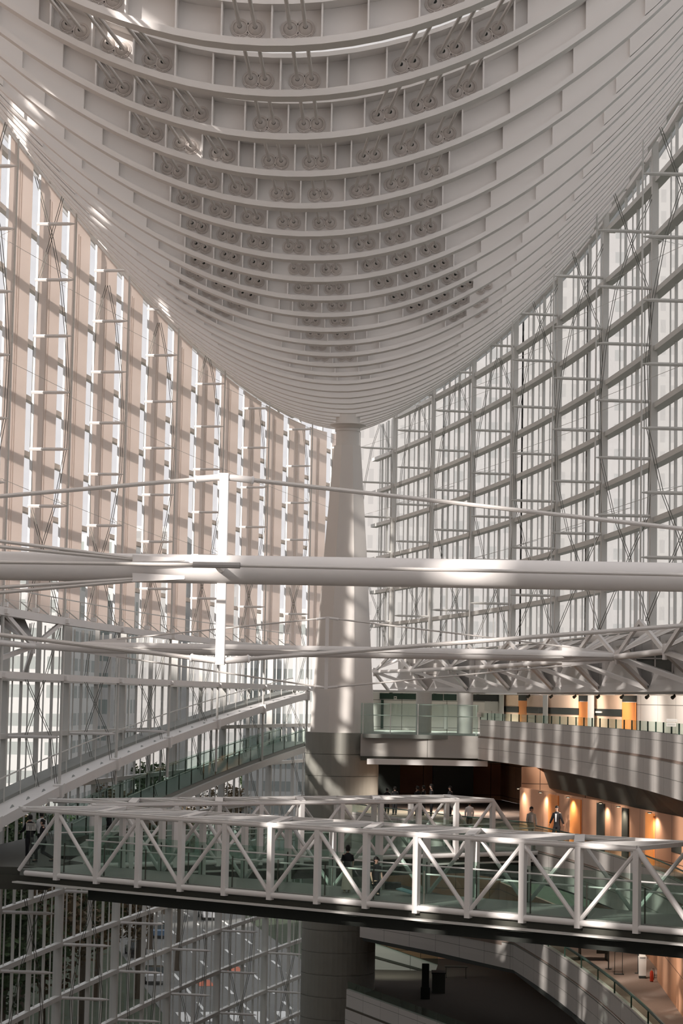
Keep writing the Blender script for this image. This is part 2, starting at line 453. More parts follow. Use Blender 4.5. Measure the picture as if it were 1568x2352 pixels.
# ------------------------------------------------------------------ glass walls
LEVT = list(range(2, 10))
WALLBOT = -25
def side_word(s): return 'blind-covered wall' if s < 0 else 'clear glass wall'
def top_z(side, Y): return hull(side*hw(Y), Y)+.3
A_FRAC = [(24.6, -.1), (21.5, .40), (19.5, .64), (16.8, .83), (14.1, .93), (11.5, .90), (8.8, .66), (6.9, .38), (3.45, -.02)]
B_FRAC = [(24.3, .72), (21.5, .34), (19.5, .05), (16.8, .0), (11.5, .0), (8.8, .04), (6.9, .36), (3.45, .9)]
def mullion(side, i):
    Y = Yi(i); L = 1.86 if side < 0 else 2.62
    zt = top_z(side, Y); zb = WALLBOT if side < 0 else 3.3
    base = w3(side, Y, 0, zb)
    if side < 0: w = 'seen %s from the left edge' % ORD[i]
    else: w = 'seen %s from the right edge' % ORD[i]
    if i == 7: w = 'nearest the far tip'
    t = empty('truss_mullion', base, 'white upright cable truss of the %s, %s' % (side_word(side), w), 'mullion', 'cable trusses of the %s' % side_word(side))
    mb = MB()
    if side < 0:
        mb.beam(w3(side, Y, .92, zb), w3(side, Y, .92, zt), .28, .42, wp3n(side, Y))
    else:
        a = w3(side, Y, .14, zb); mb.beam(a, V((a.x, a.y, zt)), .26, .28, wp3n(side, Y))
    mb.build('post', WALLST, t)
    if side < 0:
        a = w3(side, Y, -.03, 3.6); mb = MB().beam(a, V((a.x, a.y, zt-.6)), .07, .10, wp3n(side, Y)); mb.build('blind_guide', SKYW, t)
    tip = lambda z: w3(side, Y, -L, z)
    js = [j for j in range(2, 9) if zl(j) < zt-.4]
    for j in js:
        strut(side, Y, zl(j), L, t, .05)
    if side < 0:
        for j in ([-1] if i < 4 else [])+list(range(-9, -3)):
            strut(side, Y, zl(j), L, t, .62)
        MB().tube([tip(3.3), tip(min(zl(9), hull(-(hw(Y)-L), Y)))], .045, 8).build('tie_rod', WALLST, t, smooth=True)
        MB().tube([tip(-4.6 if i > 0 else -7), tip(3.3)], .075, 8).build('tie_post', WALLST, t, smooth=True)
        cable(side, Y, L, [(3.3, .93), (.7, .55), (-2.0, .10), (-4.6, .5), (-7.0, .9)], t, zt)
        cable(side, Y, L, [(3.3, .2), (.7, .05), (-2.0, .75), (-4.6, .95)], t, zt)
        cable(side, Y, L, [(-7.5, .95), (-10.1, .55), (-12.8, .15), (-15.5, -.1), (-18.2, .0), (-21, .4), (-24.5, .9)], t, zt)
        cable(side, Y, L, [(-7.5, .0), (-10.1, .3), (-12.8, .62), (-15.5, .8), (-18.2, .7), (-21, .35), (-24.5, -.1)], t, zt)
    else:
        MB().tube([tip(3.4), tip(min(zl(9), hull(hw(Y)-L, Y)))], .04, 8).build('tie_rod', WALLST, t, smooth=True)
    cable(side, Y, L, A_FRAC, t, zt); cable(side, Y, L, B_FRAC, t, zt)
def wp3n(side, Y):
    n = V((1, (Y-YC)/357.5)).normalized(); return V((side*n.x, n.y, 0))
def strut(side, Y, z, L, t, off):
    a = w3(side, Y, off, z); b = w3(side, Y, -L, z); d = (b-a).normalized(); n = (b-a).length
    MB().tube([a, a+d*.05, b-d*.38, b], [.085, .085, .085, .02], 6).build('strut', STEEL if side < 0 else WALLST, t)
def cable(side, Y, L, fr, t, zt):
    tang = V((1, 0, 0)); mb = MB()
    for s in (-.05, .05):
        pts = [w3(side, Y, -L*f, z)+tang*s for z, f in fr if z < zt-.2]
        if len(pts) > 1: mb.tube(pts, .017, 5)
    mb.build('tension_cable', CABLE, t)

for i in range(0, 7): mullion(-1, i)
for i in range(0, 8): mullion(1, i)
mullion(-1, 7)

def glass_bay(side, i, n):
    Ya, Yb = Yi(i), Yi(i+1)
    if i == 7: Yb = Ya+6.2
    off = .95 if side < 0 else .64
    ys = [Ya+(Yb-Ya)*k/4 for k in range(5)]
    zb = WALLBOT if side < 0 else 3.35
    mb = MB()
    vs = []; fs = []
    for y in ys:
        p = wp(side, y, off); vs += [(p.x, p.y, zb), (p.x, p.y, top_z(side, y)+.2)]
    for k in range(4): fs.append((2*k, 2*k+2, 2*k+3, 2*k+1))
    mb.add(vs, fs)
    w = mb.build('window_%d' % n, GL); struct(w)
    lv = [j for j in range(-9 if side < 0 else 1, 10)]
    for j in lv:
        z = zl(j) if side < 0 else zl(j)-.17
        if j == 1: continue
        if z > min(top_z(side, Ya), top_z(side, Yb))-.2: continue
        m2 = MB()
        for a, b in ((0, 2), (2, 4)):
            if side < 0: m2.beam(w3(side, ys[a], .85, z), w3(side, ys[b], .85, z), .30, .24)
            else: m2.beam(w3(side, ys[a], .38, z), w3(side, ys[b], .38, z), .50, .26)
        m2.build('transom', WALLST, w)
    for k in (1, 2, 3) if i > -2 else (2,):
        y = ys[k]
        d = .14 if k != 2 else (.24 if side < 0 else .16)
        zt_ = 3.4 if (side < 0 and k != 2) else top_z(side, y)
        a = w3(side, y, off-d/2, zb); m3 = MB().beam(a, V((a.x, a.y, zt_)), .08 if k != 2 else .13, d, wp3n(side, y))
        m3.build('glazing_bar', WALLST, w)
        if k == 2 and side < 0:
            a = w3(side, y, -.03, 3.6); MB().beam(a, V((a.x, a.y, top_z(side, y)-.6)), .07, .10, wp3n(side, y)).build('blind_guide', SKYW, w)
    if i > -2:
        m4 = MB()
        for q in (.125, .375, .625, .875):
            y = Ya+(Yb-Ya)*q; a = w3(side, y, off-.03, zb); m4.beam(a, V((a.x, a.y, 3.4 if side < 0 else top_z(side, y))), .035, .07, wp3n(side, y))
        m4.build('pane_joint', WALLST, w)
nw = 0
for i in range(-4, 8):
    nw += 1; glass_bay(-1, i, nw)
for i in range(-3, 8):
    nw += 1; glass_bay(1, i, nw)
# posts of the near part of the left wall (their shadows fall inside)
for i in range(-9, 0):
    for h in (0,):
        Y = Yi(i+h); a = w3(-1, Y, .9, WALLBOT)
        struct(MB().beam(a, V((a.x, a.y, top_z(-1, Y))), .42, .5, wp3n(-1, Y)).build('trim_%d' % (40+i), WALLST))

# blinds of the left wall
bn = 0
for i in range(-9, 8):
    for h in (0, .5):
        Ya = Yi(i+h); Yb = Yi(i+h+.5)
        if Ya > 166: continue
        y0, y1 = Ya+.07, min(Yb, 170)-1.05
        ys = [y0+(y1-y0)*k/4 for k in range(5)]
        mb = MB(); vs = []; fs = []
        for o in (0, .02):
            for y in ys:
                p = wp(-1, y, .02+o); vs += [(p.x, p.y, 3.75), (p.x, p.y, top_z(-1, y)-.5)]
        for o in (0, 10):
            for k in range(4): fs.append((o+2*k, o+2*k+2, o+2*k+3, o+2*k+1))
        fs += [(0, 1, 11, 10), (8, 18, 19, 9), (1, 3, 13, 11), (3, 5, 15, 13), (5, 7, 17, 15), (7, 9, 19, 17)]
        mb.add(vs, fs)
        bn += 1
        if i < -1: place = 'in the near part of the hall'
        k2 = int(round((i+h+1)*2))
        if i >= -1: lab = 'tall peach window blind of the left glass wall, %s towards the far tip' % ORD[k2]
        else: lab = 'peach window blind outside the picture, %s along the left wall' % ORD[bn]
        b = mb.build('window_blind', BLIND)
        tag(b, lab, 'blind', 'peach blinds of the left wall')
        for q in (.46, .54):
            y = y0+(y1-y0)*q; a = w3(-1, y, -.01, 3.75)
            MB().beam(a, V((a.x, a.y, top_z(-1, y)-1.15)), .05, .03, wp3n(-1, y)).build('seam', BLIND, b)
# thin wires between the truss tips
for side, L in ((-1, 1.86), (1, 2.62)):
    for n_, j in enumerate((3, 5, 7)):
        mb = MB()
        for i in range(0, 7):
            mb.tube([w3(side, Yi(i), -L, zl(j)), w3(side, Yi(i+.5), .3, zl(j)+.9), w3(side, Yi(i+1), -L, zl(j))], .012, 4)
        tag(mb.build('stay_wire', WALLST), 'thin stay wire zigzagging along the %s, %s from the bottom' % (side_word(side), ORD[n_]), 'wire')

# ------------------------------------------------------------------ base trusses of the walls (z .7 to 3.4)
def node(side, i): return w3(side, Yi(i+.5), -(1.86 if side < 0 else 2.62), 2.07)
def base_unit(side, i):
    n = node(side, i); Ya, Yb = Yi(i), Yi(i+1)
    w = ('%s from the right edge' % ORD[i+1]) if side > 0 else ('%s from the left edge' % ORD[i+1])
    t = empty('base_truss', (n.x, n.y, .6), 'white fan-shaped base bracket under the %s, %s' % (side_word(side), w), 'bracket', 'fan brackets under the %s' % side_word(side))
    L = 1.86 if side < 0 else 2.62
    # two arms up to the truss tips
    for Y in (Ya, Yb):
        tp = w3(side, Y, -L, 3.42)
        MB().beam(n, tp, .12, .2).build('arm', STEEL, t)
        MB().beam(n, w3(side, Y, 0, .75), .16, .2).build('leg', STEEL, t)
    if side > 0 or i < 1:
        # fan plate: from the node up and out to the sill line
        q = [n+V((0, 0, .1)), w3(side, Ya+1.7, -.3, 3.35), w3(side, Yb-1.7, -.3, 3.35)]
        mb = MB()
        th = V((-side*.06, 0, 0))
        a0, a1 = n+V((0, -.25, .08)), n+V((0, .25, .08))
        q1, q2 = w3(side, Ya+1.7, -.4, 3.36), w3(side, Yb-1.7, -.4, 3.36)
        mb.add([a0, a1, q2, q1, a0+th, a1+th, q2+th, q1+th], [(0, 1, 2, 3), (7, 6, 5, 4), (0, 3, 7, 4), (3, 2, 6, 7), (2, 1, 5, 6), (1, 0, 4, 5)])
        mb.build('fan_plate', STEEL, t)
        for f in (.33, .66):
            MB().beam((a0+a1)/2+th, q1.lerp(q2, f)+th*1.6, .07, .12).build('fan_fin', STEEL, t)
        MB().beam(q1+V((0, 0, .04)), q2+V((0, 0, .04)), .1, .07).build('fan_edge', DECK, t)
        # lower web plates
        b1, b2 = w3(side, Ya+.6, -.1, .85), w3(side, Yb-.6, -.1, .85)
        o = w3(side, Yi(i+.5), -.15, 2.9)
        if side > 0: MB().add([b1, b2, o+V((0, 2.6, 0)), o-V((0, 2.6, 0))], [(0, 1, 2, 3)]).add([b1+V((.06, 0, 0)), b2+V((.06, 0, 0)), o+V((.06, 2.6, 0)), o+V((.06, -2.6, 0))], [(3, 2, 1, 0)]).build('web_plate', STEEL, t)
    MB().tube([n+V((0, 0, -.32)), n+V((0, 0, .3))], .09, 8).build('hub', STEEL, t, smooth=True)
    if i < 6 and (side > 0 or i < 0):
        m = node(side, i+1); d = (m-n)
        MB().tube([n, n+d*.1, n+d*.12, n+d*.88, n+d*.9, m], [.13, .13, .17, .17, .13, .13] if False else [.13, .13, .13, .13, .13, .13], 10).build('chord_pipe', STEEL, t, smooth=True)
for i in range(-1, 7): base_unit(1, i)
for i in range(-1, 1): base_unit(-1, i)
for side in (-1, 1):
    for nm, z, h, off in (('sill_beam', .75, .30, -.0), ('sill_beam', 3.38, .34, .1)):
        mb = MB(); ys = [70+5.41*k for k in range(18)]
        if side < 0: off = -1.86
        ys = [Yi(-1.5+.5*k) for k in range(17)]
        for a, b in zip(ys, ys[1:]): mb.beam(w3(side, a, off, z), w3(side, b, off, z), .34 if side > 0 else .3, h)
        if side < 0:
            for k in range(0, 8):
                c = w3(side, Yi(k), -1.86, z); mb.beam(c-V((0, .35, 0)), c+V((0, .35, 0)), .5, .2)
        tag(mb.build('sill_beam', STEEL), '%s white horizontal beam along the foot of the %s' % ('upper' if z > 2 else 'lower', side_word(side)), 'beam', 'beams at the foot of the glass walls')
# panelled wall behind the right base trusses
mb = MB(); path = [tuple(wp(1, Yi(-1.5)+5.41*k, .75)) for k in range(18)]
struct(mb.strip(path, .6, 3.4, .15, -1).build('wall_right', PALE))
for k in range(14):   # pilasters of that wall
    Y = Yi(-1+.5*k)+1.3
    a = w3(1, Y, .6, .6); struct(MB().beam(a, V((a.x, a.y, 3.3)), .5, .25, wp3n(1, Y)).build('trim_%d' % (60+k), STEEL))

# ------------------------------------------------------------------ left: catwalk and ramps
L = 1.86
def lx(Y, off): return tuple(wp(-1, Y, off))
def catwalk():
    t = empty('catwalk', w3(-1, 110, -.6, 3.5), 'narrow white maintenance catwalk with thin railing below the peach blinds', 'catwalk')
    ys = [Yi(-1)+2.7*k for k in range(29)]
    MB().slab([lx(y, -1.7) for y in ys], [lx(y, -.35) for y in ys], 3.5, 3.58).build('deck', DECK, t)
    mb = MB()
    for a, b in zip(ys, ys[1:]): mb.beam(w3(-1, a, -.5, 4.65), w3(-1, b, -.5, 4.65), .05, .05); mb.beam(w3(-1, a, -.5, 4.15), w3(-1, b, -.5, 4.15), .015, .015)
    mb.build('handrail', WALLST, t)
    for y in ys:
        m = MB(); p = w3(-1, y, -.5, 3.55); m.beam(p, p+V((0, 0, 1.1)), .04, .04); m.beam(p+V((0, 0, .6)), w3(-1, y+.5, -1.1, 3.6), .04, .04); m.build('railing_post', WALLST, t)
    for k, y in enumerate(ys[::2]):
        p = w3(-1, y+1.2, -1.6, 3.62); m = MB(); m.box(p.x-.12, p.x+.16, p.y-.14, p.y+.14, p.z, p.z+.2)
        tag(m.build('floodlight', SKYW), 'small white floodlight on the catwalk edge, %s from the left' % ORD[k], 'light', 'floodlights along the catwalk')
catwalk()
def zr1(Y): return -4.46+.935*((Y-Yi(1))/BAY)
def zr2(Y): return -6.1+.83*((Y-Yi(3))/BAY)
def ramp_upper():
    t = empty('service_ramp', w3(-1, 110, -1, zr1(110)), 'sloping white service walkway with railing climbing along the left glass', 'ramp')
    ys = [Yi(-.5)+2.705*k for k in range(27)]
    mb = MB()
    for a, b in zip(ys, ys[1:]): mb.beam(w3(-1, a, -L, zr1(a)), w3(-1, b, -L, zr1(b)), .3, .46)
    mb.build('beam', STEEL, t)
    mb = MB(); mb.slab([lx(y, -L+.1) for y in ys], [lx(y, -.7) for y in ys], lambda i: zr1(ys[i])+.02, lambda i: zr1(ys[i])+.14); mb.build('deck', STEEL, t)
    mb = MB(); mb.slab([lx(y, -.72) for y in ys], [lx(y, .25) for y in ys], lambda i: zr1(ys[i])+.05, lambda i: zr1(ys[i])+.3); mb.build('gutter', DECK, t)
    mb = MB()
    for a, b in zip(ys, ys[1:]): mb.beam(w3(-1, a, -.75, zr1(a)+1.25), w3(-1, b, -.75, zr1(b)+1.25), .05, .05)
    mb.build('handrail', WALLST, t)
    for y in ys:
        p = w3(-1, y, -.75, zr1(y)+.1); MB().beam(p, p+V((0, 0, 1.15)), .05, .05).build('railing_post', WALLST, t)
        q = w3(-1, y+1, -1.3, zr1(y+1)+.12); MB().add([q, q+V((.5, -.3, .03)), q+V((.1, 1.1, .12))], [(0, 1, 2)]).add([q+V((0, 0, -.04)), q+V((.5, -.3, -.01)), q+V((.1, 1.1, .08))], [(2, 1, 0)]).build('gusset', DECK, t)
    for i in range(0, 7):
        p = w3(-1, Yi(i), -L, zr1(Yi(i))); MB().beam(p-V((0, .5, .05)), p+V((0, .35, .02)), .42, .62).build('node_cap', STEEL, t)
ramp_upper()
def ramp_lower():
    t = empty('public_ramp', w3(-1, 120, -1, zr2(120)), 'public ramp with green glass balustrades climbing along the left glass', 'ramp')
    ys = [Yi(1.3)+2.705*k for k in range(20)]
    mb = MB()
    for a, b in zip(ys, ys[1:]):
        mb.beam(w3(-1, a, -L, zr2(a)+.0), w3(-1, b, -L, zr2(b)+.0), .2, .42)
    mb.build('beam', WALLST, t)
    mb = MB(); mb.slab([lx(y, -L+.12) for y in ys], [lx(y, .3) for y in ys], lambda i: zr2(ys[i])+.15, lambda i: zr2(ys[i])+.45); mb.build('deck', DECK, t)
    mb = MB(); mb.slab([lx(y, -L+.1) for y in ys], [lx(y, .3) for y in ys], lambda i: zr2(ys[i])+.0, lambda i: zr2(ys[i])+.14); mb.build('soffit', SOFF, t)
    for off in (-L+.12, .2):
        mb = MB(); mb.strip([lx(y, off) for y in ys], lambda i: zr2(ys[i])+.42, lambda i: zr2(ys[i])+1.45, .02, 1); mb.build('balustrade_glass', GLG, t)
        mb = MB()
        for a, b in zip(ys, ys[1:]): mb.tube([w3(-1, a, off+.06, zr2(a)+1.3), w3(-1, b, off+.06, zr2(b)+1.3)], .03, 6)
        mb.build('handrail', WALLST, t)
        for y in ys:
            p = w3(-1, y, off+.05, zr2(y)+.4); MB().beam(p, p+V((0, 0, .95)), .06, .09).build('railing_post', SOFF, t)
ramp_lower()
# landing where ramp and bridges meet the left wall
ys = [83.5, 86, 90, 94, 99, 104, 109.5]
mb = MB(); mb.slab([lx(y, .3) for y in ys], [(-10.6+.0*(y-86), y) if y < 97 else (lx(y, -L)[0], y) for y in ys], -7.15, -6.87)
tag(mb.build('landing', SOFF), 'grey landing slab where the bridges meet the left glass wall', 'landing')
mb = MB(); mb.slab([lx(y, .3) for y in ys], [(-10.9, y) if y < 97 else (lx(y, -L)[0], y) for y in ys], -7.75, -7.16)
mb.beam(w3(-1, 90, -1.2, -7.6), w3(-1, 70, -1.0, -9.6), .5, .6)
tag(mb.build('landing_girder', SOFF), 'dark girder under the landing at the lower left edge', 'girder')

# ------------------------------------------------------------------ bridges
def bridge(P0, D, n, kfirst, kend, wdir, name_l, par):
    """P0: near-side post 0 foot, D: step between posts; wdir: to far side"""
    N = V((-D[1], D[0])).normalized()*wdir
    W = 3.7
    zf, zt = -7.0, -4.6
    D = V(D); P0 = V(P0)
    def P(k, s=0, z=zf): q = P0+D*k+N*W*s-(D*0 if not s else D*0); return V((q.x, q.y, z))
    c = P(n/2, .5)
    t = empty('footbridge', (c.x, c.y, zf), name_l, 'bridge', 'white truss footbridges')
    side_lab = {0: 'near', 1: 'far'}
    for s in (0, 1):
        for k in range(kfirst, n+1):
            MB().beam(P(k, s, zf-.17), P(k, s, zt), .20, .20, (D.x, D.y, 0)).build('post', STEEL, t)
        MB().tube([P(kfirst-.8, s, zf), P(n+kend, s, zf)], .105, 10).build('bottom_chord', STEEL, t, smooth=True)
        MB().tube([P(kfirst-.9, s, zt+.05), P(n, s, zt+.05)], .095, 10).build('top_chord', STEEL, t, smooth=True)
        MB().beam(P(kfirst-.8, s, zt+.13), P(n, s, zt+.13), .16, .04).build('top_plate', STEEL, t)
        for k in range(kfirst-1, n):
            up = (k-par) % 2 == 0
            a, b = (P(k, s, zf+.02), P(k+1, s, zt)) if up else (P(k, s, zt), P(k+1, s, zf+.02))
            if k < kfirst and not up: continue
            a = a.lerp(b, .03); b = b.lerp(a, .03)
            MB().tube([a, b], .075, 8).build('diagonal', STEEL, t, smooth=True)
        MB().tube([P(n, s, zt+.05), P(n+.95, s, zf+.05)], .10, 10).build('end_strut', STEEL, t, smooth=True)
        # balustrade
        g = MB(); q = [P(kfirst-.8), P(n+kend)]; o = N*(.22 if s == 0 else W-.22)
        a, b = q[0]+V((o.x, o.y, 0)), q[1]+V((o.x, o.y, 0))
        g.strip([(a.x, a.y), (b.x, b.y)], zf+.1, zf+1.38, .02, 1); gg = g.build('balustrade_glass', GLG, t)
        a2, b2 = a+V((0, 0, 1.13))+V((N.x, N.y, 0))*(.1 if s == 0 else -.1), b+V((0, 0, 1.13))+V((N.x, N.y, 0))*(.1 if s == 0 else -.1)
        MB().tube([a2, b2], .03, 8).build('handrail', STEEL, gg, smooth=True)
        for k in range(kfirst, n+1):
            p = P(k, 0)+V((o.x, o.y, .1)); MB().beam(p+V((D.x*.08, D.y*.08, 0)), p+V((D.x*.08, D.y*.08, 1.15)), .04, .07).build('baluster', SOFF, gg)
    for k in range(kfirst-1, n):   # zigzag of flat members on the roof of the truss
        up = (k-par) % 2 == 0
        a = P(k, 0 if up else 1, zt+.1); b = P(k+1, 1 if up else 0, zt+.1)
        MB().beam(a, b, .34, .12).build('top_brace', STEEL, t)
        MB().beam(P(k+1, 0, zt+.08), P(k+1, 1, zt+.08), .14, .14).build('cross_beam', STEEL, t)
    e0, e1 = kfirst-1.0, n+kend
    a0, a1, b0, b1 = P(e0, .03), P(e0, .97), P(e1, .03), P(e1, .97)
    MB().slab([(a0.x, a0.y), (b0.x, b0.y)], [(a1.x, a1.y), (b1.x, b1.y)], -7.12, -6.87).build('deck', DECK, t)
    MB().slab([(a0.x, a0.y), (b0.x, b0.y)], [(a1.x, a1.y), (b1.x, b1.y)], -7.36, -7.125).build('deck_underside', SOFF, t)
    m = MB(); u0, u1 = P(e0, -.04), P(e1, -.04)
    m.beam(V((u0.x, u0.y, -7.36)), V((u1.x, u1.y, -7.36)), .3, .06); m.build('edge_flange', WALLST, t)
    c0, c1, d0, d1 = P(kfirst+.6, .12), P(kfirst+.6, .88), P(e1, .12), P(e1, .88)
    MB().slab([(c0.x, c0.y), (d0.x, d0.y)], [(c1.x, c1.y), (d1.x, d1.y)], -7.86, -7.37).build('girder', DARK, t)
    return t, P
FB, FP = bridge((-10.19, 81.4), (1.72, -1.21), 12, 0, 1.4, 1, 'white truss footbridge in front, crossing to the lower right edge', 1)
RB, RP = bridge((7.39-1.72*10, 97.65-1.14*10), (1.72, 1.14), 10, 1, 1.3, 1, 'white truss footbridge behind, ending at the orange-walled gallery', 1)

# ------------------------------------------------------------------ right concourse levels
def quad3(pts, ts):
    """quadratic through three (y, x) samples"""
    (y0, x0), (y1, x1), (y2, x2) = pts
    def f(y): return (x0*(y-y1)*(y-y2)/((y0-y1)*(y0-y2))+x1*(y-y0)*(y-y2)/((y1-y0)*(y1-y2))+x2*(y-y0)*(y-y1)/((y2-y0)*(y2-y1)))
    return [(f(y), y) for y in ts]
def back(Y): return 35.5-.1667*Y
YS = [129.5, 126, 122, 118, 114, 110, 106, 102, 98, 94, 90, 86, 82, 78, 74, 70, 66, 60]
EA = quad3([(129.5, 8.0), (105, 11.92), (78, 13.44)], YS)
EA0 = [(0.75, 130.6), (4.3, 130.1), (8.0, 129.5)]
# upper gallery (floor -2.1)
def gallery_floor(edge, z0, z1, name, mat, bk=None):
    pb = [((bk or back)(y), y) for x, y in edge]
    return struct(MB().slab([(x+.05, y) for x, y in edge], pb, z0, z1).build(name, mat))
gallery_floor(EA, -2.35, -2.1, 'floor_upper', FLOORM)
struct(MB().box(.9, 14, 129.8, 149.8, -2.35, -2.1).build('floor_link', DECK))
A = empty('upper_gallery_parapet', (12, 100, -3.5), 'curving pale panelled parapet of the upper gallery striped with sunlight', 'parapet', None)
MB().strip(EA, -3.52, -2.2, .35, 1, zref=-2.14).build('lower_band', FASC, A)
MB().strip([(x+.10, y) for x, y in EA], -2.22, -1.1, .25, 1, zref=-2.14).build('upper_band', FASC, A)
MB().strip([(x+.12, y) for x, y in EA], -1.1, -.68, .02, 1).build('glass_rail', GLG, A)
for k in range(0, len(EA)-1):
    for f in (0, .5):
        p = V(EA[k]).lerp(V(EA[k+1]), f); MB().box(p.x+.10, p.x+.16, p.y-.02, p.y+.02, -1.1, -.68).build('rail_post', GREENK, A)
B = empty('link_gallery_parapet', (4.3, 130, -3.5), 'straight pale parapet panel with glass railing between column and curved gallery', 'parapet')
MB().strip(EA0, -3.5, -2.12, .3, 1, zref=-3.5).build('panel', FASCD, B)
MB().strip([(x, y+.1) for x, y in EA0], -2.1, -.2, .02, 1).build('glass_rail', GLG, B)
mb = MB(); mb.tube([(x, y+.18, -.95) for x, y in EA0], .03, 6); mb.tube([(x, y+.18, -.25) for x, y in EA0], .015, 6); mb.build('handrail', STEEL, B)
for x in (.9, 2.6, 4.3, 6.1, 7.9): MB().box(x-.02, x+.02, 130.05, 130.1, -2.1, -.2).build('rail_post', STEEL, B)
MB().box(1.2, 8.6, 129.2, 129.9, -3.95, -3.62).build('light_trough', STEEL, B)
# soffit of the upper gallery
LW = [(9.7, 115), (11.3, 107), (12.8, 99.4), (14.7, 87.8), (15.7, 78), (16.3, 70), (16.6, 60)]
def lw_x(y):
    for (xa, ya), (xb, yb) in zip(LW, LW[1:]):
        if y >= yb: return xa+(xb-xa)*(ya-y)/(ya-yb)
    return LW[-1][0]
mb = MB(); ysl = [115, 111, 107, 103, 99.4, 95, 91, 87.8, 83, 78, 74, 70, 65, 60]
ea = quad3([(129.5, 8.0), (105, 11.92), (78, 13.44)], ysl)
for (xa, ya), (xb, yb) in zip(ea, ea[1:]):
    wa, wb = lw_x(ya)+.1, lw_x(yb)+.1
    p = [(xa+.3, ya, -3.52), (xb+.3, yb, -3.52), (wb, yb, -4.68), (wa, ya, -4.68)]
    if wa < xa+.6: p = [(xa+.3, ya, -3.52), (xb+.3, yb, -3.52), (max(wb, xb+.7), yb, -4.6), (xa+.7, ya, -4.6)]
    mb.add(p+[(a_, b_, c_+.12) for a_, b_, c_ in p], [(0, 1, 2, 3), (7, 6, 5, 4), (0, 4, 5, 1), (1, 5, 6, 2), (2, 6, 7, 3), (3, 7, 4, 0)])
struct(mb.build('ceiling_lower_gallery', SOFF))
struct(MB().box(.8, 14, 130.2, 149.8, -3.75, -3.5).build('ceiling_link', SOFF))
# ceiling above the upper gallery
struct(MB().slab([tuple(wp(1, y, .3)) for x, y in EA], [(back(y), y) for x, y in EA], .5, .66).build('ceiling_upper_gallery', WALLST))
struct(MB().box(.5, 12, 140, 149.8, .52, .66).build('ceiling_far', WALLST))
# back walls
bpath = [(back(y), y) for y in [150, 140, 130, 120, 110, 100, 90, 80, 70, 60]]
struct(MB().strip(bpath, -3.5, .6, .2, 1).build('wall_back_upper', PALE))
struct(MB().strip(LW, -6.9, -4.6, .2, 1).build('wall_back_lower', TAN))
struct(MB().strip([(back(150), 150), (back(130), 130), (back(115.2), 115.2), (9.8, 115.2)], -6.9, -3.5, .2, 1).build('wall_back_recess', TAN))
CW = [(14.2, 122), (15.6, 108), (15.4, 97.4), (14.95, 97.2), (14.5, 84), (14.6, 72), (14.8, 60)]
struct(MB().strip(CW, -12.5, -8.3, .2, 1).build('wall_back_entry', TAN))
struct(MB().strip(bpath, -25, -12.7, .2, 1).build('wall_back_bottom', TAN))
struct(MB().strip([(.2, 150), (10.6, 150)], -2.1, .6, .2, 1).build('wall_far_upper', PALE))
struct(MB().strip([(.2, 150), (10.6, 150)], -25, -2.1, .2, 1).build('wall_far_lower', TAN))
def on_back(px, py, inset=.12):   # point on the back wall seen at a pixel
    lo, hi = 60, 150
    for _ in range(40):
        m = (lo+hi)/2
        if at(px, py, Y=m).x > back(m)-inset: hi = m
        else: lo = m
    return at(px, py, Y=lo)
# shop front of the upper gallery: orange panels, black bands, pilasters
def wall_panel(px0, px1, z0, z1, mat, name, parent, inset):
    a, b = on_back(px0, 1620, inset), on_back(px1, 1620, inset)
    a, b = V((back(a.y)-inset, a.y)), V((back(b.y)-inset, b.y))
    return MB().strip([tuple(a), tuple(b)], z0, z1, .06, 1).build(name, mat, parent)
SF = empty('shop_front', (15, 122, -2.1), 'tan and orange shop front with black bands behind the upper gallery railing', 'shop front')
CREAM = paint('tan_panel', (.80, .58, .43), .6, .05, 2)
for a, b in ((1155, 1190), (1209, 1245), (1257, 1328), (1363, 1427)):
    wall_panel(a, b, -2.1, .5, CREAM, 'panel', SF, .1)
    wall_panel(a, b, -.68, -.28, BLACK, 'sign_band', SF, .18)
for a, b in ((1190, 1208), (1328, 1348), (1428, 1458)):
    wall_panel(a, b, -2.1, .12, ORANGE, 'door', SF, .14)
    wall_panel(a, b, .15, .5, BLACK, 'transom_window', SF, .14)
for a, b in ((1146, 1155), (1246, 1256), (1349, 1362)):
    wall_panel(a, b, -2.1, .5, WALLST, 'pilaster', SF, .35)
wall_panel(1367, 1381, -.52, -.42, SIGNW, 'lettering', SF, .26)
for k, x in enumerate((2.6, 5.6, 8.6)):  # lamps added to brighten the dark link gallery
    o = MB().tube([(x, 145, .46), (x, 145, .52)], .12, 12).build('fill_lamp', SOFF)
    tag(o, 'added round fill lamp of the link gallery, %s right of the column' % ORD[k], 'lamp', 'added fill lamps of the link gallery')
    ld = bpy.data.lights.new('link_fill_light', 'SPOT'); ld.energy = 700; ld.color = (1, .94, .88); ld.spot_size = 2.8; ld.spot_blend = .9; ld.shadow_soft_size = .15
    lo_ = bpy.data.objects.new('link_fill_light', ld); COL.objects.link(lo_); lo_.location = (x, 145, .40)
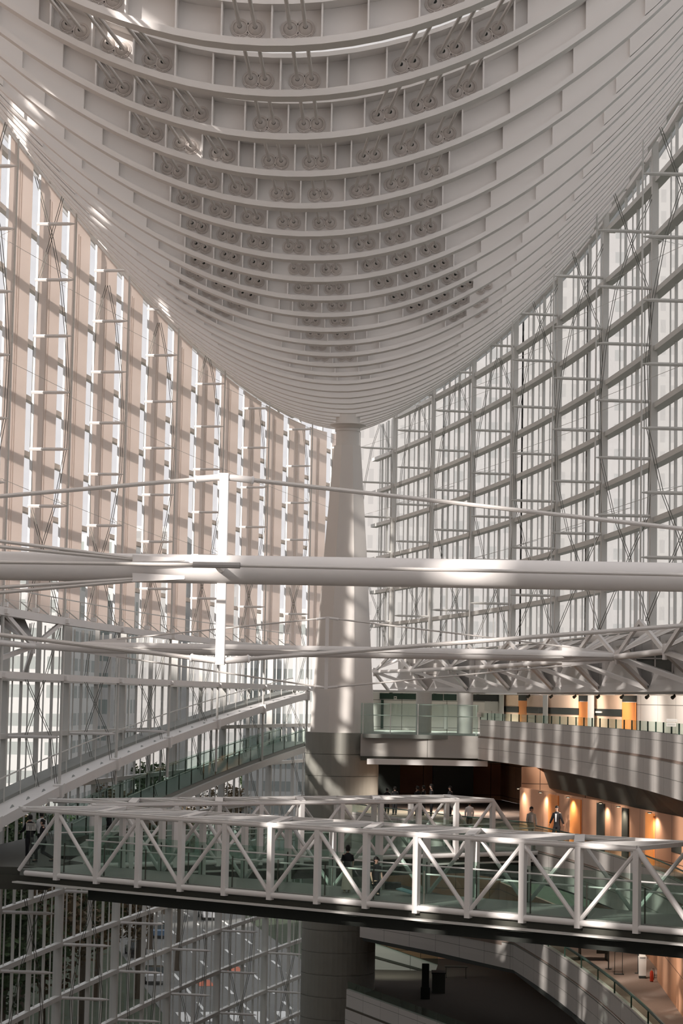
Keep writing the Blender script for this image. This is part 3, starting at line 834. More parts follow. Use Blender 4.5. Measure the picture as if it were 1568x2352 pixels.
# far upper wall: round pillars, dark openings, striped post
for k, px in enumerate((972, 1067)):
    p = at(px, 1690, Y=139)
    o = MB().tube([(p.x, 139, -2.1), (p.x, 139, .55)], .52, 24).build('round_pillar', WALLST, smooth=True)
    tag(o, 'pale round pillar on the link gallery, %s the column' % ('nearer to' if k == 0 else 'farther from'), 'pillar', 'round pillars of the link gallery')
def far_rect(px0, px1, py0, py1, mat, name, lab, cat, Y=149.98, th=.08):
    a, b = at(px0, py0, Y=Y), at(px1, py1, Y=Y)
    return tag(MB().box(a.x, b.x, Y-th, Y, b.z, a.z).build(name, mat), lab, cat)
far_rect(872, 955, 1592, 1607, GREENK, 'sign_board', 'long dark sign board with a small arrow square right of the column', 'sign', 149.98)
sb = [o for o in scn.objects if o.name == 'sign_board'][0]
a, b = at(904, 1599, Y=149.9), at(911, 1606, Y=149.9)
pp = MB().box(a.x, b.x, 149.86, 149.9, b.z, a.z).build('pictogram_plate', SIGNW, sb)
cx_, cz_ = (a.x+b.x)/2, (a.z+b.z)/2
MB().add([(cx_+.07, 149.855, cz_), (cx_-.05, 149.855, cz_+.07), (cx_-.05, 149.855, cz_-.07)], [(0, 2, 1)]).build('arrow_mark', SIGNK, pp)
far_rect(990, 1017, 1594, 1609, GREENK, 'clerestory_window', 'dark green clerestory pane left of two beside the far pillar', 'window')
far_rect(1019, 1048, 1594, 1609, GREENK, 'clerestory_window', 'dark green clerestory pane right of two beside the far pillar', 'window')
far_rect(1086, 1145, 1592, 1611, BLACK, 'departure_board', 'black glossy board hanging above the gallery beside the shop front', 'board')
far_rect(875, 880, 1607, 1673, GREENK, 'striped_post', 'narrow green and white striped post beside the column', 'post', 149.9)
far_rect(1020, 1028, 1618, 1675, SKYW, 'light_strip', 'narrow bright upright panel on the far gallery wall', 'panel', 149.98)
far_rect(1113, 1143, 1611, 1633, WALLST, 'window_frame_panel', 'small pale framed window left of the shop front', 'window', 149.98)
p = on_back(1540, 1660, 1.2)
def sign_quad(px0, px1, py0, py1, Y, mats, name, lab, lines):
    a, b = at(px0, py0, Y=Y), at(px1, py1, Y=Y)
    o = MB().box(a.x, b.x, Y, Y+.03, b.z, a.z).build(name, mats[0]); tag(o, lab, 'sign')
    m = MB(); W_, H_ = b.x-a.x, a.z-b.z
    for (u0, u1, v) in lines:
        n = max(3, int((u1-u0)*14))
        for q in range(n):
            x0 = a.x+W_*(u0+(u1-u0)*q/n); m.box(x0, x0+W_*(u1-u0)/n*.65, Y-.008, Y, b.z+H_*v, b.z+H_*v+H_*.07)
    m.build('writing', mats[1], o)
    return o
sign_quad(1530, 1555, 1651, 1658, 79.6, (SIGNW, SIGNK), 'notice_board', 'white notice strip with a line of characters on the upper gallery glass', [(.06, .94, .4)])
sign_quad(1530, 1552, 1660, 1669, 79.6, (SIGNW, SIGNK), 'notice_sheet', 'white notice sheet hung under the notice strip on the glass rail', [(.1, .9, .7), (.1, .9, .45), (.1, .9, .2)])
sign_quad(1095, 1110, 1636, 1647, 129.3, (SIGNW, SIGNK), 'rail_sign', 'small pale sign at the corner of the curved gallery rail', [(.2, .45, .4), (.55, .8, .4)])

# lower gallery (floor -6.9)
EB = quad3([(99.8, 9.4), (89.5, 11.4), (74, 12.8)], [99.8, 97, 94, 91, 88, 85, 82, 79, 76, 73, 70, 66, 60])
EB0 = [(.6, 114.6), (5.7, 105), (9.4, 99.8)]
def bz(y): return 0
struct(MB().slab([(x+.05, y) for x, y in EB], [(back(y), y) for x, y in EB], -7.15, -6.9).build('floor_lower', FLOORM))
struct(MB().slab([(.65, 114.6), (5.75, 105), (9.4, 99.9)], [(.65, 149.8), (10.5, 149.8), (back(100), 100)], -7.15, -6.9).build('floor_lower_link', FLOORM))
C = empty('lower_gallery_parapet', (11, 90, -8.3), 'pale panelled parapet of the lower gallery behind the front bridge', 'parapet')
MB().strip(EB, -8.3, -6.95, .3, 1, zref=-6.94).build('lower_band', FASC, C)
MB().strip([(x+.1, y) for x, y in EB], -6.97, -6.2, .2, 1, zref=-6.94).build('upper_band', FASC, C)
MB().strip([(x+.12, y) for x, y in EB], -6.2, -5.75, .02, 1).build('glass_rail', GLG, C)
MB().tube([(x+.15, y, -5.78) for x, y in EB], .03, 6).build('handrail', GREENK, C)
D = empty('rear_gallery_parapet', (5, 107, -8.3), 'pale parapet of the lower gallery behind the rear bridge, seen under its railing', 'parapet')
MB().strip(EB0, -8.3, -6.1, .3, 1, zref=-6.94).build('panel', FASC, D)
MB().strip([(x, y+.1) for x, y in EB0], -6.1, -5.65, .02, 1).build('glass_rail', GLG, D)
MB().tube([(x, y+.15, -5.66) for x, y in EB0], .03, 6).build('handrail', GREENK, D)
# level C (floor -12.5)
EC0 = [(1.0, 124.5), (5.3, 118), (9.2, 110.9)]
EC = quad3([(110.9, 9.2), (95.7, 11.1), (80, 12.15)], [110.9, 107, 103, 99, 95, 91, 87, 83, 79, 75, 70, 64])
struct(MB().slab([(x+.05, y) for x, y in EC], [(back(y), y) for x, y in EC], -12.75, -12.5).build('floor_entry', FLOORM))
struct(MB().slab([(1.1, 124.5), (9.25, 110.9)], [(1.1, 149.8), (back(111), 111)], -12.75, -12.5).build('floor_entry_link', FLOORM))
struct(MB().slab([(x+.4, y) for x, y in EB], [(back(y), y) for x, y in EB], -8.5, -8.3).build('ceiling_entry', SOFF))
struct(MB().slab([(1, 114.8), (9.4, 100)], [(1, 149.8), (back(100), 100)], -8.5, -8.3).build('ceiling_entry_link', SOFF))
G = empty('entry_gallery_parapet', (9, 111, -13.9), 'broad greenish-grey panelled parapet folding down to the lower right', 'parapet')
for nm, ed in (('straight_band', EC0), ('curved_band', EC)):
    MB().strip(ed, -13.9, -12.56, .3, 1, zref=-12.54).build(nm, FASC, G)
    MB().strip([(x+.06, y+.03) for x, y in ed], -12.58, -11.75, .22, 1, zref=-12.54).build(nm, FASC, G)
MB().strip([(x+.12, y) for x, y in EC], -11.75, -11.3, .02, 1).build('glass_rail', GLG, G)
MB().tube([(x+.2, y, -11.3) for x, y in EC], .06, 6).build('handrail', GREENK, G)
for k in range(0, len(EC)-1): p = EC[k]; MB().box(p[0]+.10, p[0]+.16, p[1]-.03, p[1]+.03, -11.75, -11.3).build('rail_post', GREENK, G)
# level D (floor -18.1)
ED0 = [(.2, 125.5), (5.3, 113.5), (9.3, 104), (11.5, 90)]
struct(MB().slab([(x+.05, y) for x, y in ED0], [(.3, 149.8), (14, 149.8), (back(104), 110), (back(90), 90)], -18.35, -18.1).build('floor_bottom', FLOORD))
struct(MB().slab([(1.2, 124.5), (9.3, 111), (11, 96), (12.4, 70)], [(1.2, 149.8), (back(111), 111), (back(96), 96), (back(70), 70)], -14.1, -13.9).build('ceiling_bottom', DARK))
Hh = empty('bottom_gallery_parapet', (5, 113, -21), 'dark panelled parapet at the bottom edge beside the column drum', 'parapet')
MB().strip(ED0, -21, -18.2, .3, 1, zref=-18.1).build('lower_band', FASC, Hh)
MB().strip([(x+.06, y+.03) for x, y in ED0], -18.22, -17.05, .22, 1, zref=-18.1).build('upper_band', FASC, Hh)
MB().strip([(x+.12, y+.05) for x, y in ED0], -17.05, -16.6, .02, 1).build('glass_rail', GLG, Hh)
# sloping stair fascia deep inside level D
p0, p1 = at(845, 2162, Y=143), at(1010, 2215, Y=143)
I = empty('stair_flank', (3, 143, -18.1), 'pale panelled flank of a stair deep behind the broad parapet', 'stair')
mb = MB(); a, b = at(843, 2160, Y=143), at(1005, 2216, Y=143); c, d = at(960, 2290, Y=143), at(843, 2238, Y=143)
pts = [a, b, c+V((.6, 0, 0)), d]
mb.add([p for p in pts]+[p+V((0, .3, 0)) for p in pts], [(3, 2, 1, 0), (4, 5, 6, 7), (0, 1, 5, 4), (1, 2, 6, 5), (2, 3, 7, 6), (3, 0, 4, 7)],
       [[(p.x, p.z) for p in (pts[3], pts[2], pts[1], pts[0])]]+[[(0, .3)]*4]*5)
mb.build('flank_panel', FASCD, I)
MB().beam(a.lerp(d, .42)+V((0, -.06, 0)), b.lerp(c, .25)+V((0, -.06, 0)), .06, .14).build('groove', SOFF, I)
MB().strip([(a.x, 142.8), (b.x, 142.8)], lambda i: (a.z if i == 0 else b.z), lambda i: (a.z if i == 0 else b.z)+.6, .02, 1).build('glass_rail', GLG, I)
MB().beam(a+V((0, -.2, .62)), b+V((0, -.2, .62)), .06, .06).build('handrail', GREENK, I)
# unseen walls added at the near right to keep sky light out
ysn = [-14, 0, 15, 30, 45, 59.8]
struct(MB().strip([tuple(wp(1, y, .9)) for y in ysn], -25, .6, .2, -1).build('right_near_light_block', PALE))
struct(MB().box(12.5, back(60), 59.6, 59.8, -25, .6).build('gallery_end_light_block', PALE))
# bottom floor of the hall
struct(MB().slab([tuple(wp(-1, 20+6*i, 1)) for i in range(25)], [tuple(wp(1, 20+6*i, 1)) for i in range(25)], -25.3, -25.0).build('floor', FLOORM))
# end of the right side (closing wall behind the hall)
struct(MB().strip([(-3.4, 168), (.2, 150.2)], -25, .6, .2, 1).build('wall_far_tip', PALE))

# downlights in the soffit
k = 0
for px, py in [(912, 1760), (948, 1766), (979, 1769), (1011, 1773), (1054, 1779), (1088, 1784), (1139, 1792), (1170, 1797), (1255, 1812), (1307, 1821), (1360, 1832), (1417, 1845), (1452, 1853), (1512, 1867)]:
    p = at(px, py, Z=(-3.82 if px < 1200 else -4.62)); k += 1
    if p.y > 149: p.y = 148.5
    zo = 0
    if px >= 1200: zo = -.84; p.x = min(p.x, lw_x(p.y)-.35)
    elif p.y < 130: p.y = 131
    m = MB().tube([(p.x, p.y, -3.80+zo), (p.x, p.y, -3.76+zo)], .1, 10)
    o = m.build('downlight', SOFF); tag(o, 'small recessed ceiling lamp under the upper gallery, %s from the column' % ORD[k-1], 'lamp', 'downlights of the lower gallery')
    MB().tube([(p.x, p.y, -3.82+zo), (p.x, p.y, -3.802+zo)], .06, 10).build('lens', LAMP, o)
    ld = bpy.data.lights.new('downlight_lamp', 'SPOT'); ld.energy = 260 if px < 1200 else 75; ld.color = (1, .86, .74); ld.spot_size = 2.6; ld.spot_blend = .8; ld.shadow_soft_size = .1
    lo_ = bpy.data.objects.new('downlight_lamp', ld); COL.objects.link(lo_); lo_.location = (p.x, p.y, -3.9+zo)
for k, px in enumerate((1216, 1268, 1322, 1376, 1431, 1489, 1549)):
    p = at(px, 1592, Z=.43)
    y = min(p.y, 128)
    q = V((wp(1, Yi(1), 0).x, 0, 0))
    lo, hi = 60, 160
    for _ in range(40):
        mm = (lo+hi)/2
        if at(px, 1592, Y=mm).x > wp(1, mm, .6).x: hi = mm
        else: lo = mm
    c = w3(1, lo, .6, .42)
    o = MB().tube([c+V((0, 0, .08)), c, c+V((-.12, -.12, -.08))], [.03, .07, .09], 10).build('spotlight', SOFF)
    ld = bpy.data.lights.new('spotlight_lamp', 'SPOT'); ld.energy = 330; ld.color = (1, .9, .8); ld.spot_size = 2.4; ld.spot_blend = .8; ld.shadow_soft_size = .1
    lo_ = bpy.data.objects.new('spotlight_lamp', ld); COL.objects.link(lo_); lo_.location = c+V((.3, .3, -.2)); lo_.rotation_euler = V((.8, .8, -.5)).to_track_quat('-Z', 'Y').to_euler()
    tag(o, 'black spotlight under the ceiling edge of the upper gallery, %s from the column' % ORD[k], 'lamp', 'black spotlights of the upper gallery')
def on_lw(px, py, inset):
    lo, hi = 60, 115
    for _ in range(40):
        m_ = (lo+hi)/2
        if at(px, py, Y=m_).x > lw_x(m_)-inset: hi = m_
        else: lo = m_
    return lo
# dark openings and orange panels of the lower back wall
for k, (a, b, m, w) in enumerate(((1142, 1156, BLACK, 'dark'), (1190, 1212, ORANGE, 'orange'), (1258, 1280, ORANGE, 'orange'), (1308, 1332, ORANGE, 'orange'), (1369, 1386, SOFF, 'brown'), (1427, 1441, SOFF, 'brown'), (1481, 1500, ORANGE, 'orange'))):
    pa, pb = on_lw(a, 1900, .06), on_lw(b, 1900, .06)
    if pa > 114: continue
    o = MB().strip([(lw_x(pa)-.06, pa), (lw_x(pb)-.06, pb)], -6.9, -4.69, .06, 1).build('door_%d' % (k+1), m); struct(o)
for k, (px, w) in enumerate(((1024, .0), (1070, .0))):
    p = at(px, 1800, Y=147); o = MB().box(p.x-.9, p.x+.5, 146.9, 149.7, -6.9, -3.76).build('trim_%d' % (90+k), BLACK); struct(o)
o = MB().box(at(868, 1800, Y=147).x, at(918, 1800, Y=147).x, 147, 149.7, -6.9, -3.76).build('trim_93', BLACK); struct(o)
a, b = on_lw(1541, 1946, .05), on_lw(1562, 1946, .05)
zg0, zg1 = at(1551, 1959, Y=(a+b)/2).z, at(1551, 1935, Y=(a+b)/2).z
tag(MB().strip([(lw_x(a)-.05, a), (lw_x(b)-.05, b)], zg0, zg1, .05, 1).build('wall_grille', SOFF), 'dark square ventilation grille on the tan wall at the right edge', 'grille')

for k, (x, y) in enumerate(((12.6, 112), (13.4, 104), (13.2, 97), (13.0, 89), (13.2, 81))):  # lamps added to brighten the entry floor and its furnishings
    o = MB().tube([(x, y, -8.56), (x, y, -8.5)], .12, 12).build('fill_lamp', SOFF)
    tag(o, 'added fill lamp above the carpeted entry floor, %s from the column' % ORD[k], 'lamp', 'added fill lamps of the entry level')
    ld = bpy.data.lights.new('entry_fill_light', 'SPOT'); ld.energy = 230; ld.color = (1, .84, .70); ld.spot_size = 2.6; ld.spot_blend = .9; ld.shadow_soft_size = .15
    lo_ = bpy.data.objects.new('entry_fill_light', ld); COL.objects.link(lo_); lo_.location = (x, y, -8.62)
o = MB().tube([(2.6, 138, -14.24), (2.6, 138, -14.12)], .12, 12).build('fill_lamp', SOFF)  # lamp and fitting added to lighten the stair flank
tag(o, 'added fill lamp over the bottom stair flank', 'lamp')
ld = bpy.data.lights.new('stair_fill_light', 'SPOT'); ld.energy = 380; ld.color = (.92, 1, .88); ld.spot_size = 2.3; ld.spot_blend = .9; ld.shadow_soft_size = .2
lo_ = bpy.data.objects.new('stair_fill_light', ld); COL.objects.link(lo_); lo_.location = (2.6, 138, -14.3); lo_.rotation_euler = V((0, .8, -.6)).to_track_quat('-Z', 'Y').to_euler()
# ------------------------------------------------------------------ braced beams across the hall
def spindle(Y, xl, xr, px_post, ytop, ybot, cy, r, label, ends):
    """horizontal pipe with a cross of posts in the middle and rods to its ends"""
    c = at(px_post, cy, Y=Y); z = c.z
    t = empty('braced_beam', (c.x, Y, z), label, 'beam', 'braced pipes spanning the hall')
    tapl, tapr = ends
    pts = [(xl, Y, z), (xl+(2.6 if tapl else .1), Y, z), (xr-(2.6 if tapr else .1), Y, z), (xr, Y, z)]
    MB().tube(pts, [r*.45 if tapl else r, r, r, r*.45 if tapr else r], 28).build('pipe', STEEL, t, smooth=True)
    zt, zb = at(px_post, ytop, Y=Y).z, at(px_post, ybot, Y=Y).z
    w = .15
    for za, zb_, nm in ((z+r*.9, zt, 'upper_post'), (z-r*.9, zb, 'lower_post')):
        MB().beam((c.x, Y, za), (c.x, Y, zb_), w, w, (0, 1, 0)).build(nm, STEEL, t)
    for s in (-1, 1):
        MB().tube([(c.x, Y+s*r*.8, z), (c.x, Y+s*(r+.9), z)], [.07, .045], 8).build('side_post', STEEL, t, smooth=True)
    fl, fr = xl+4.2 if tapl else xl+2.2, xr-3.2 if tapr else xr-2.2
    for x, s in ((fl, -1), (fr, 1)):
        for dz in (-1, 1):
            m = MB(); h = r+.24
            m.hexa([(x, Y-.02, z+dz*r*.5), (x+s*2.2, Y-.02, z+dz*r*.5), (x+s*2.2, Y+.02, z+dz*r*.5), (x, Y+.02, z+dz*r*.5),
                    (x, Y-.02, z+dz*h), (x+s*2.2, Y-.02, z+dz*r*.8), (x+s*2.2, Y+.02, z+dz*r*.8), (x, Y+.02, z+dz*h)])
            m.build('fin', STEEL, t)
            m = MB(); m.hexa([(x, Y+dz*r*.5, z-.02), (x+s*2.2, Y+dz*r*.5, z-.02), (x+s*2.2, Y+dz*r*.5, z+.02), (x, Y+dz*r*.5, z+.02),
                              (x, Y+dz*h, z-.02), (x+s*2.2, Y+dz*r*.8, z-.02), (x+s*2.2, Y+dz*r*.8, z+.02), (x, Y+dz*h, z+.02)])
            m.build('fin', STEEL, t)
    rr = .036
    for x, s in ((fl, -1), (fr, 1)):
        for zz, hh in ((zt, r+.2), (zb, -(r+.2))):
            a = V((c.x, Y, zz)); b = V((x+s*.4, Y, z+hh*.85)); d = (b-a).normalized()
            zz2 = -.06 if hh > 0 else .06
            a = a+V((0, 0, zz2))
            rd_ = MB().tube([a, b], rr, 8).build('rod', RODM, t, smooth=True)
            MB().tube([a+d*.08, a+d*.45, a+d*.47, a+d*.5], [.055, .06, .075, .05], 10).build('turnbuckle', STEEL, rd_, smooth=True)
        for dy in (-1, 1):
            a = V((c.x, Y+dy*(r+.9), z)); b = V((x+s*.4, Y+dy*(r+.17), z))
            MB().tube([a, b], rr*.8, 8).build('rod', RODM, t, smooth=True)
        MB().tube([(c.x-.5*s*0-.38, Y-(r+.9), z), (c.x+.38, Y-(r+.9), z)], .05, 8).build('clamp', STEEL, t, smooth=True)
    return t, c
xl, xr = at(-430, 1300, Y=34.6).x, at(2250, 1320, Y=34.6).x
T1, c1 = spindle(34.6, -13.4, 13.6, 510, 1087, 1527, 1308, .24, 'thick white pipe beam with rod bracing crossing the hall nearest the camera', (False, False))
T2, c2 = spindle(92.2, at(71, 1489, Y=92.2).x, at(1458, 1512, Y=92.2).x, 750, 1416, 1583, 1497, .25, 'white pipe beam with rod bracing crossing the hall in front of the column', (True, True))
# gusset bracket holding the far beam on the right
g = empty('wall_bracket', (14, 92.2, 1.6), 'green-grey triangular plate bracket holding the pipe end at the right edge', 'bracket')
a = at(1458, 1512, Y=92.2)
m = MB(); m.hexa([(a.x, 92.1, a.z-.12), (a.x+2.0, 92.1, a.z-.75), (a.x+2.0, 92.2, a.z-.75), (a.x, 92.2, a.z-.12), (a.x, 92.1, a.z+.12), (a.x+2.0, 92.1, a.z+.42), (a.x+2.0, 92.2, a.z+.42), (a.x, 92.2, a.z+.12)]); m.build('plate', DECK, g)
for za, zb in ((-.12, -.75), (.12, .42), (0, 0)): MB().beam((a.x, 92.05, a.z+za), (a.x+2.0, 92.05, a.z+zb), .3, .05).build('rib', STEEL, g)
for f in (0, .42, .8): MB().beam((a.x+2*f, 92.05, a.z-.12-.63*f), (a.x+2*f, 92.05, a.z+.12+.3*f), .05, .3, (0, 1, 0)).build('rib', STEEL, g)
# brace rods running off the near beam to the left wall
for k, (pa, pb) in enumerate((((305, 1282), (0, 1243)), ((305, 1285), (0, 1256)), ((305, 1330), (0, 1349)), ((305, 1334), (0, 1361)))):
    a = at(*pa, Y=34.3); b = at(*pb, Y=34.3); b = a+(b-a)*2.9
    o = MB().tube([a, b], .03, 8).build('brace_rod', RODM, smooth=True)
    tag(o, 'thin brace rod leaving the thick near pipe at the left edge, %s from the top' % ORD[k], 'rod', 'brace rods at the left end of the near pipe')
for k, (py0, py1, q0, q1) in enumerate(((1274, 1291, 1283, 1287), (1316, 1336, 1322, 1330))):
    a, b, c, d = at(304, py0, Y=34.25), at(304, py1, Y=34.25), at(424, q1, Y=34.25), at(424, q0, Y=34.25)
    m = MB(); m.hexa([b, c, c+V((0, .06, 0)), b+V((0, .06, 0)), a, d, d+V((0, .06, 0)), a+V((0, .06, 0))])
    m.beam(b+V((0, -.03, 0)), c+V((0, -.03, 0)), .12, .015)
    o = m.build('rod_lug', STEEL); tag(o, '%s white lug plate welded on the near pipe holding brace rods' % ('upper', 'lower')[k], 'lug plate')

# ------------------------------------------------------------------ people
def skin_mesh(name, chains, mat, parent=None, sub=1, loc=None, M_=None):
    """chains: list of (points, radii, links); each chain is its own skinned island unless linked"""
    me = bpy.data.meshes.new(name); vs = []; es = []; rad = []; roots = []
    for pts, rs, links in chains:
        b = len(vs); vs += [tuple(p) for p in pts]; rad += list(rs); roots.append(b)
        es += [(b+i, b+j) for i, j in links]
    me.from_pydata(vs, es, [])
    me.materials.append(mat)
    o = bpy.data.objects.new(name, me); COL.objects.link(o)
    sk = o.modifiers.new('skin', 'SKIN'); sk.use_smooth_shade = True
    if not me.skin_vertices: me.skin_vertices.new()
    for i, r in enumerate(rad):
        sv = me.skin_vertices[0].data[i]
        sv.radius = (r, r) if isinstance(r, (int, float)) else r
        sv.use_root = i in roots
    ss = o.modifiers.new('sub', 'SUBSURF'); ss.levels = sub; ss.render_levels = sub
    if parent is not None: o.parent = parent
    return o
def rz(a):
    c, s = math.cos(a), math.sin(a); return lambda p: V((c*p[0]-s*p[1], s*p[0]+c*p[1], p[2]))
def person(loc, face, h, label, top, bottom, pose='stand', skirt=False, hair=True, bun=False, jacket=None, group=None, arms=None):
    """face: heading angle, 0 = looking towards +y (away from the camera)"""
    s = h/1.72; T = rz(face)
    def P(x, y, z): return T(V((x*s, y*s, z*s)))
    hipz, kz, az = .92, .49, .08
    legs = {'stand': [(.09, .0, .09, .0, .09, .02), (-.09, .0, -.09, .0, -.09, .02)],
            'walk': [(.09, .0, .10, .17, .09, .05), (-.09, .0, -.09, .03, -.09, -.36)],
            'stride': [(.09, .0, .10, .24, .10, .22), (-.09, .0, -.09, .02, -.09, -.44)],
            'kneel': [(.09, .0, .12, .40, .10, .32), (-.09, .0, -.10, .02, -.10, -.42)]}[pose]
    drop = .36 if pose == 'kneel' else (.05 if pose == 'stride' else 0)
    hip = hipz-drop
    kzs = (kz, kz-.03)
    if pose == 'kneel': kzs = (.50, .07)
    elif pose == 'stride': kzs = (.50, .43)
    feet = [(.07, .07), (.07, .09 if pose in ('walk', 'stride') else .07)]
    if pose == 'kneel': feet = [.07, .06]
    else: feet = [.07, .14 if pose in ('walk', 'stride') else .07]
    az_ = [.09, .16 if pose in ('walk', 'stride') else .09]
    if pose == 'kneel': az_ = [.09, .07]
    sh = hip+.52
    A_ = arms or [(.23, .03, sh-.30, .22, .12, sh-.54), (-.23, .03, sh-.30, -.22, .12, sh-.54)]
    pts = [P(0, 0, hip), P(0, .01, hip+.2), P(0, .0, sh-.06), P(0, .01, sh+.05), P(0, .02, sh+.13), P(0, .045, sh+.21), P(0, .03, sh+.29)]
    rs = [(.13*s, .10*s), (.115*s, .085*s), (.13*s, .09*s), (.055*s, .055*s), (.055*s, .06*s), (.078*s, .088*s), (.062*s, .072*s)]
    lk = [(0, 1), (1, 2), (2, 3), (3, 4), (4, 5), (5, 6)]
    for si, a in enumerate(A_):
        sx = 1 if si == 0 else -1; b = len(pts)
        pts += [P(sx*.16, 0, sh-.02), P(a[0], a[1], a[2]), P(a[3], a[4], a[5])]
        rs += [.055*s, .042*s, .03*s]; lk += [(2, b), (b, b+1), (b+1, b+2)]
    for si, l in enumerate(legs):
        b = len(pts)
        pts += [P(l[0], l[1], hip-.08), P(l[2], l[3], kzs[si]), P(l[4], l[5], az_[si]), P(l[4], l[5]+(.14 if not (pose == 'kneel' and si) else -.12), feet[si]*.55)]
        rs += [.085*s, .058*s, .042*s, .035*s]; lk += [(0, b), (b, b+1), (b+1, b+2), (b+2, b+3)]
    chains = [(pts, rs, lk)]
    for si, a in enumerate(A_):       # hands: palm and five fingers
        w = P(a[3], a[4], a[5]); el = P(a[0], a[1], a[2]); d = (w-el).normalized()
        side = T(V((0, 1, 0))); side = (side-d*side.dot(d)).normalized()
        inn = d.cross(side)*(-1 if si == 0 else 1)
        chains.append(([w-d*.02*s, w+d*.045*s, w+d*.085*s], [.022*s, (.018*s, .034*s), (.014*s, .034*s)], [(0, 1), (1, 2)]))
        for q, (o_, ln) in enumerate(((-.028, .062), (-.01, .075), (.009, .07), (.027, .052))):
            b0 = w+d*.08*s+side*o_*s; chains.append(([b0, b0+d*ln*.5*s+inn*.006*s, b0+d*ln*.9*s+inn*.026*s], [.010*s, .009*s, .007*s], [(0, 1), (1, 2)]))
        b0 = w+d*.03*s+side*.03*s; chains.append(([b0, b0+d*.03*s+side*.025*s, b0+d*.062*s+side*.03*s+inn*.012*s], [.011*s, .010*s, .008*s], [(0, 1), (1, 2)]))
    # nose and ears
    hz = sh+.205
    chains.append(([P(0, .12, hz+.02), P(0, .145, hz-.015)], [.008*s, .012*s], [(0, 1)]))
    for sx in (-1, 1): chains.append(([P(sx*.078, .04, hz+.025), P(sx*.085, .035, hz-.015)], [.011*s, .009*s], [(0, 1)]))
    body = skin_mesh('person', chains, SKIN)
    body.location = loc
    tag(body, label, 'person', group)
    # eyes and mouth
    fm = MB()
    for sx in (-1, 1):
        c = P(sx*.032, .122, hz+.028); fm.tube([c-P(0, .004, 0), c+P(0, .004, 0)], .009*s, 8)
    c0, c1 = P(-.024, .118, hz-.05), P(.024, .118, hz-.05); fm.tube([c0, c1], .005*s, 6)
    body['_o'] = (0, 0, 0)
    fm.build('face_features', HAIR, body)
    # top: torso and sleeves
    def er(cx, cy, z, rx, ry): return [P(cx+rx*math.cos(t*math.pi/10), cy+ry*math.sin(t*math.pi/10), z) for t in range(20)]
    short = (bun or pose == 'kneel')
    m = MB()
    low = hip-.16 if jacket else hip-.05
    m.loft([er(0, 0, low, .172, .135), er(0, 0, hip+.06, .156, .122), er(0, .005, hip+.22, .150, .115), er(0, 0, sh-.14, .182, .128), er(0, 0, sh-.04, .190, .115), er(0, 0, sh+.015, .165, .095), er(0, .008, sh+.045, .10, .078), er(0, .012, sh+.075, .064, .064)])
    for si, a in enumerate(A_):
        sx = 1 if si == 0 else -1
        e = V((a[0], a[1], a[2])); w = V((a[3], a[4], a[5])); c0 = V((sx*.15, 0, sh-.03))
        if short: m.tube([P(*(c0-V((sx*.03, 0, 0)))), P(*c0), P(*c0.lerp(e, .75))], [.05*s, .078*s, .062*s], 12)
        else: m.tube([P(*(c0-V((sx*.03, 0, 0)))), P(*c0), P(*e), P(*e.lerp(w, .95))], [.05*s, .079*s, .058*s, .044*s], 12)
    body['_o'] = (0, 0, 0)
    shirt = m.build('jacket' if jacket else 'shirt', top, body, smooth=True)
    if jacket:   # shirt front and tie showing between the lapels
        m = MB(); q = [P(-.05, .125, sh-.03), P(.05, .125, sh-.03), P(.03, .135, hip+.10), P(-.03, .135, hip+.10)]
        m.add(q+[p-P(0, .03, 0) for p in q], [(0, 1, 2, 3), (7, 6, 5, 4), (0, 4, 5, 1), (2, 6, 7, 3)]); shirt['_o'] = (0, 0, 0); m.build('shirt_front', SHIRTW, shirt)
    if skirt:
        m = MB(); rings = []
        for z, rx, ry in ((hip+.14, .125, .10), (hip-.02, .165, .135), (hip-.3, .19, .16), (hip-.55, .215, .18), (.12, .235, .20)):
            rings.append([P(rx*math.cos(t*math.pi/14)*(1+.05*math.sin(t*2.2)*(1 if z < .6 else 0)), ry*math.sin(t*math.pi/14), z) for t in range(28)])
        m.loft(rings); m.build('skirt', bottom, body, smooth=True)
    else:
        m = MB(); m.loft([er(0, 0, hip-.14, .150, .120), er(0, 0, hip-.04, .160, .124), er(0, 0, hip+.10, .142, .110)])
        for si, l in enumerate(legs):
            m.tube([P(l[0]*.8, l[1], hip-.02), P(l[0], l[1], hip-.14), P(l[2], l[3], kzs[si]), P(*(V((l[2], l[3], kzs[si])).lerp(V((l[4], l[5], az_[si])), .97)))], [.07*s, .100*s, .076*s, .064*s], 12)
        m.build('trousers', bottom, body, smooth=True)
    sh_m = MB()
    for si, l in enumerate(legs):
        f = V((l[4], l[5], feet[si]*.5)); dy = .16 if not (pose == 'kneel' and si) else -.12
        sh_m.tube([P(f.x, f.y-.05, f.z), P(f.x, f.y+dy*.5, f.z), P(f.x, f.y+dy, f.z-.008)], [.042*s, .045*s, .03*s], 10)
    sh_m.build('shoes', SUITB if not bun else SKIRT, body, smooth=True)
    # hair cap
    if hair:
        m = MB(); rings = []
        c = V((0, .022, hz+.03))
        for q in range(7):
            a = math.pi/2*(q/6); r = .108*math.cos(a); rings.append([P(c.x+r*.92*math.cos(t*math.pi/10), c.y+r*1.05*math.sin(t*math.pi/10)-(.02 if q < 3 else 0), c.z+.012+.118*math.sin(a)) for t in range(20)])
        m.loft(rings)
        m.loft([[P(c.x+.09*math.cos(t*math.pi/10), c.y-.035+.075*math.sin(t*math.pi/10), z) for t in range(20)] for z in (c.z-.09, c.z-.02, c.z+.06)])
        if bun:
            m.tube([P(0, -.04, hz+.06), P(0, -.05, hz+.14), P(0, -.03, hz+.17)], [.06*s, .055*s, .02*s], 12)
        m.build('hair', HAIR, body, smooth=True)
    return body
zf = -6.87
w = at(797, 2050, Z=zf)
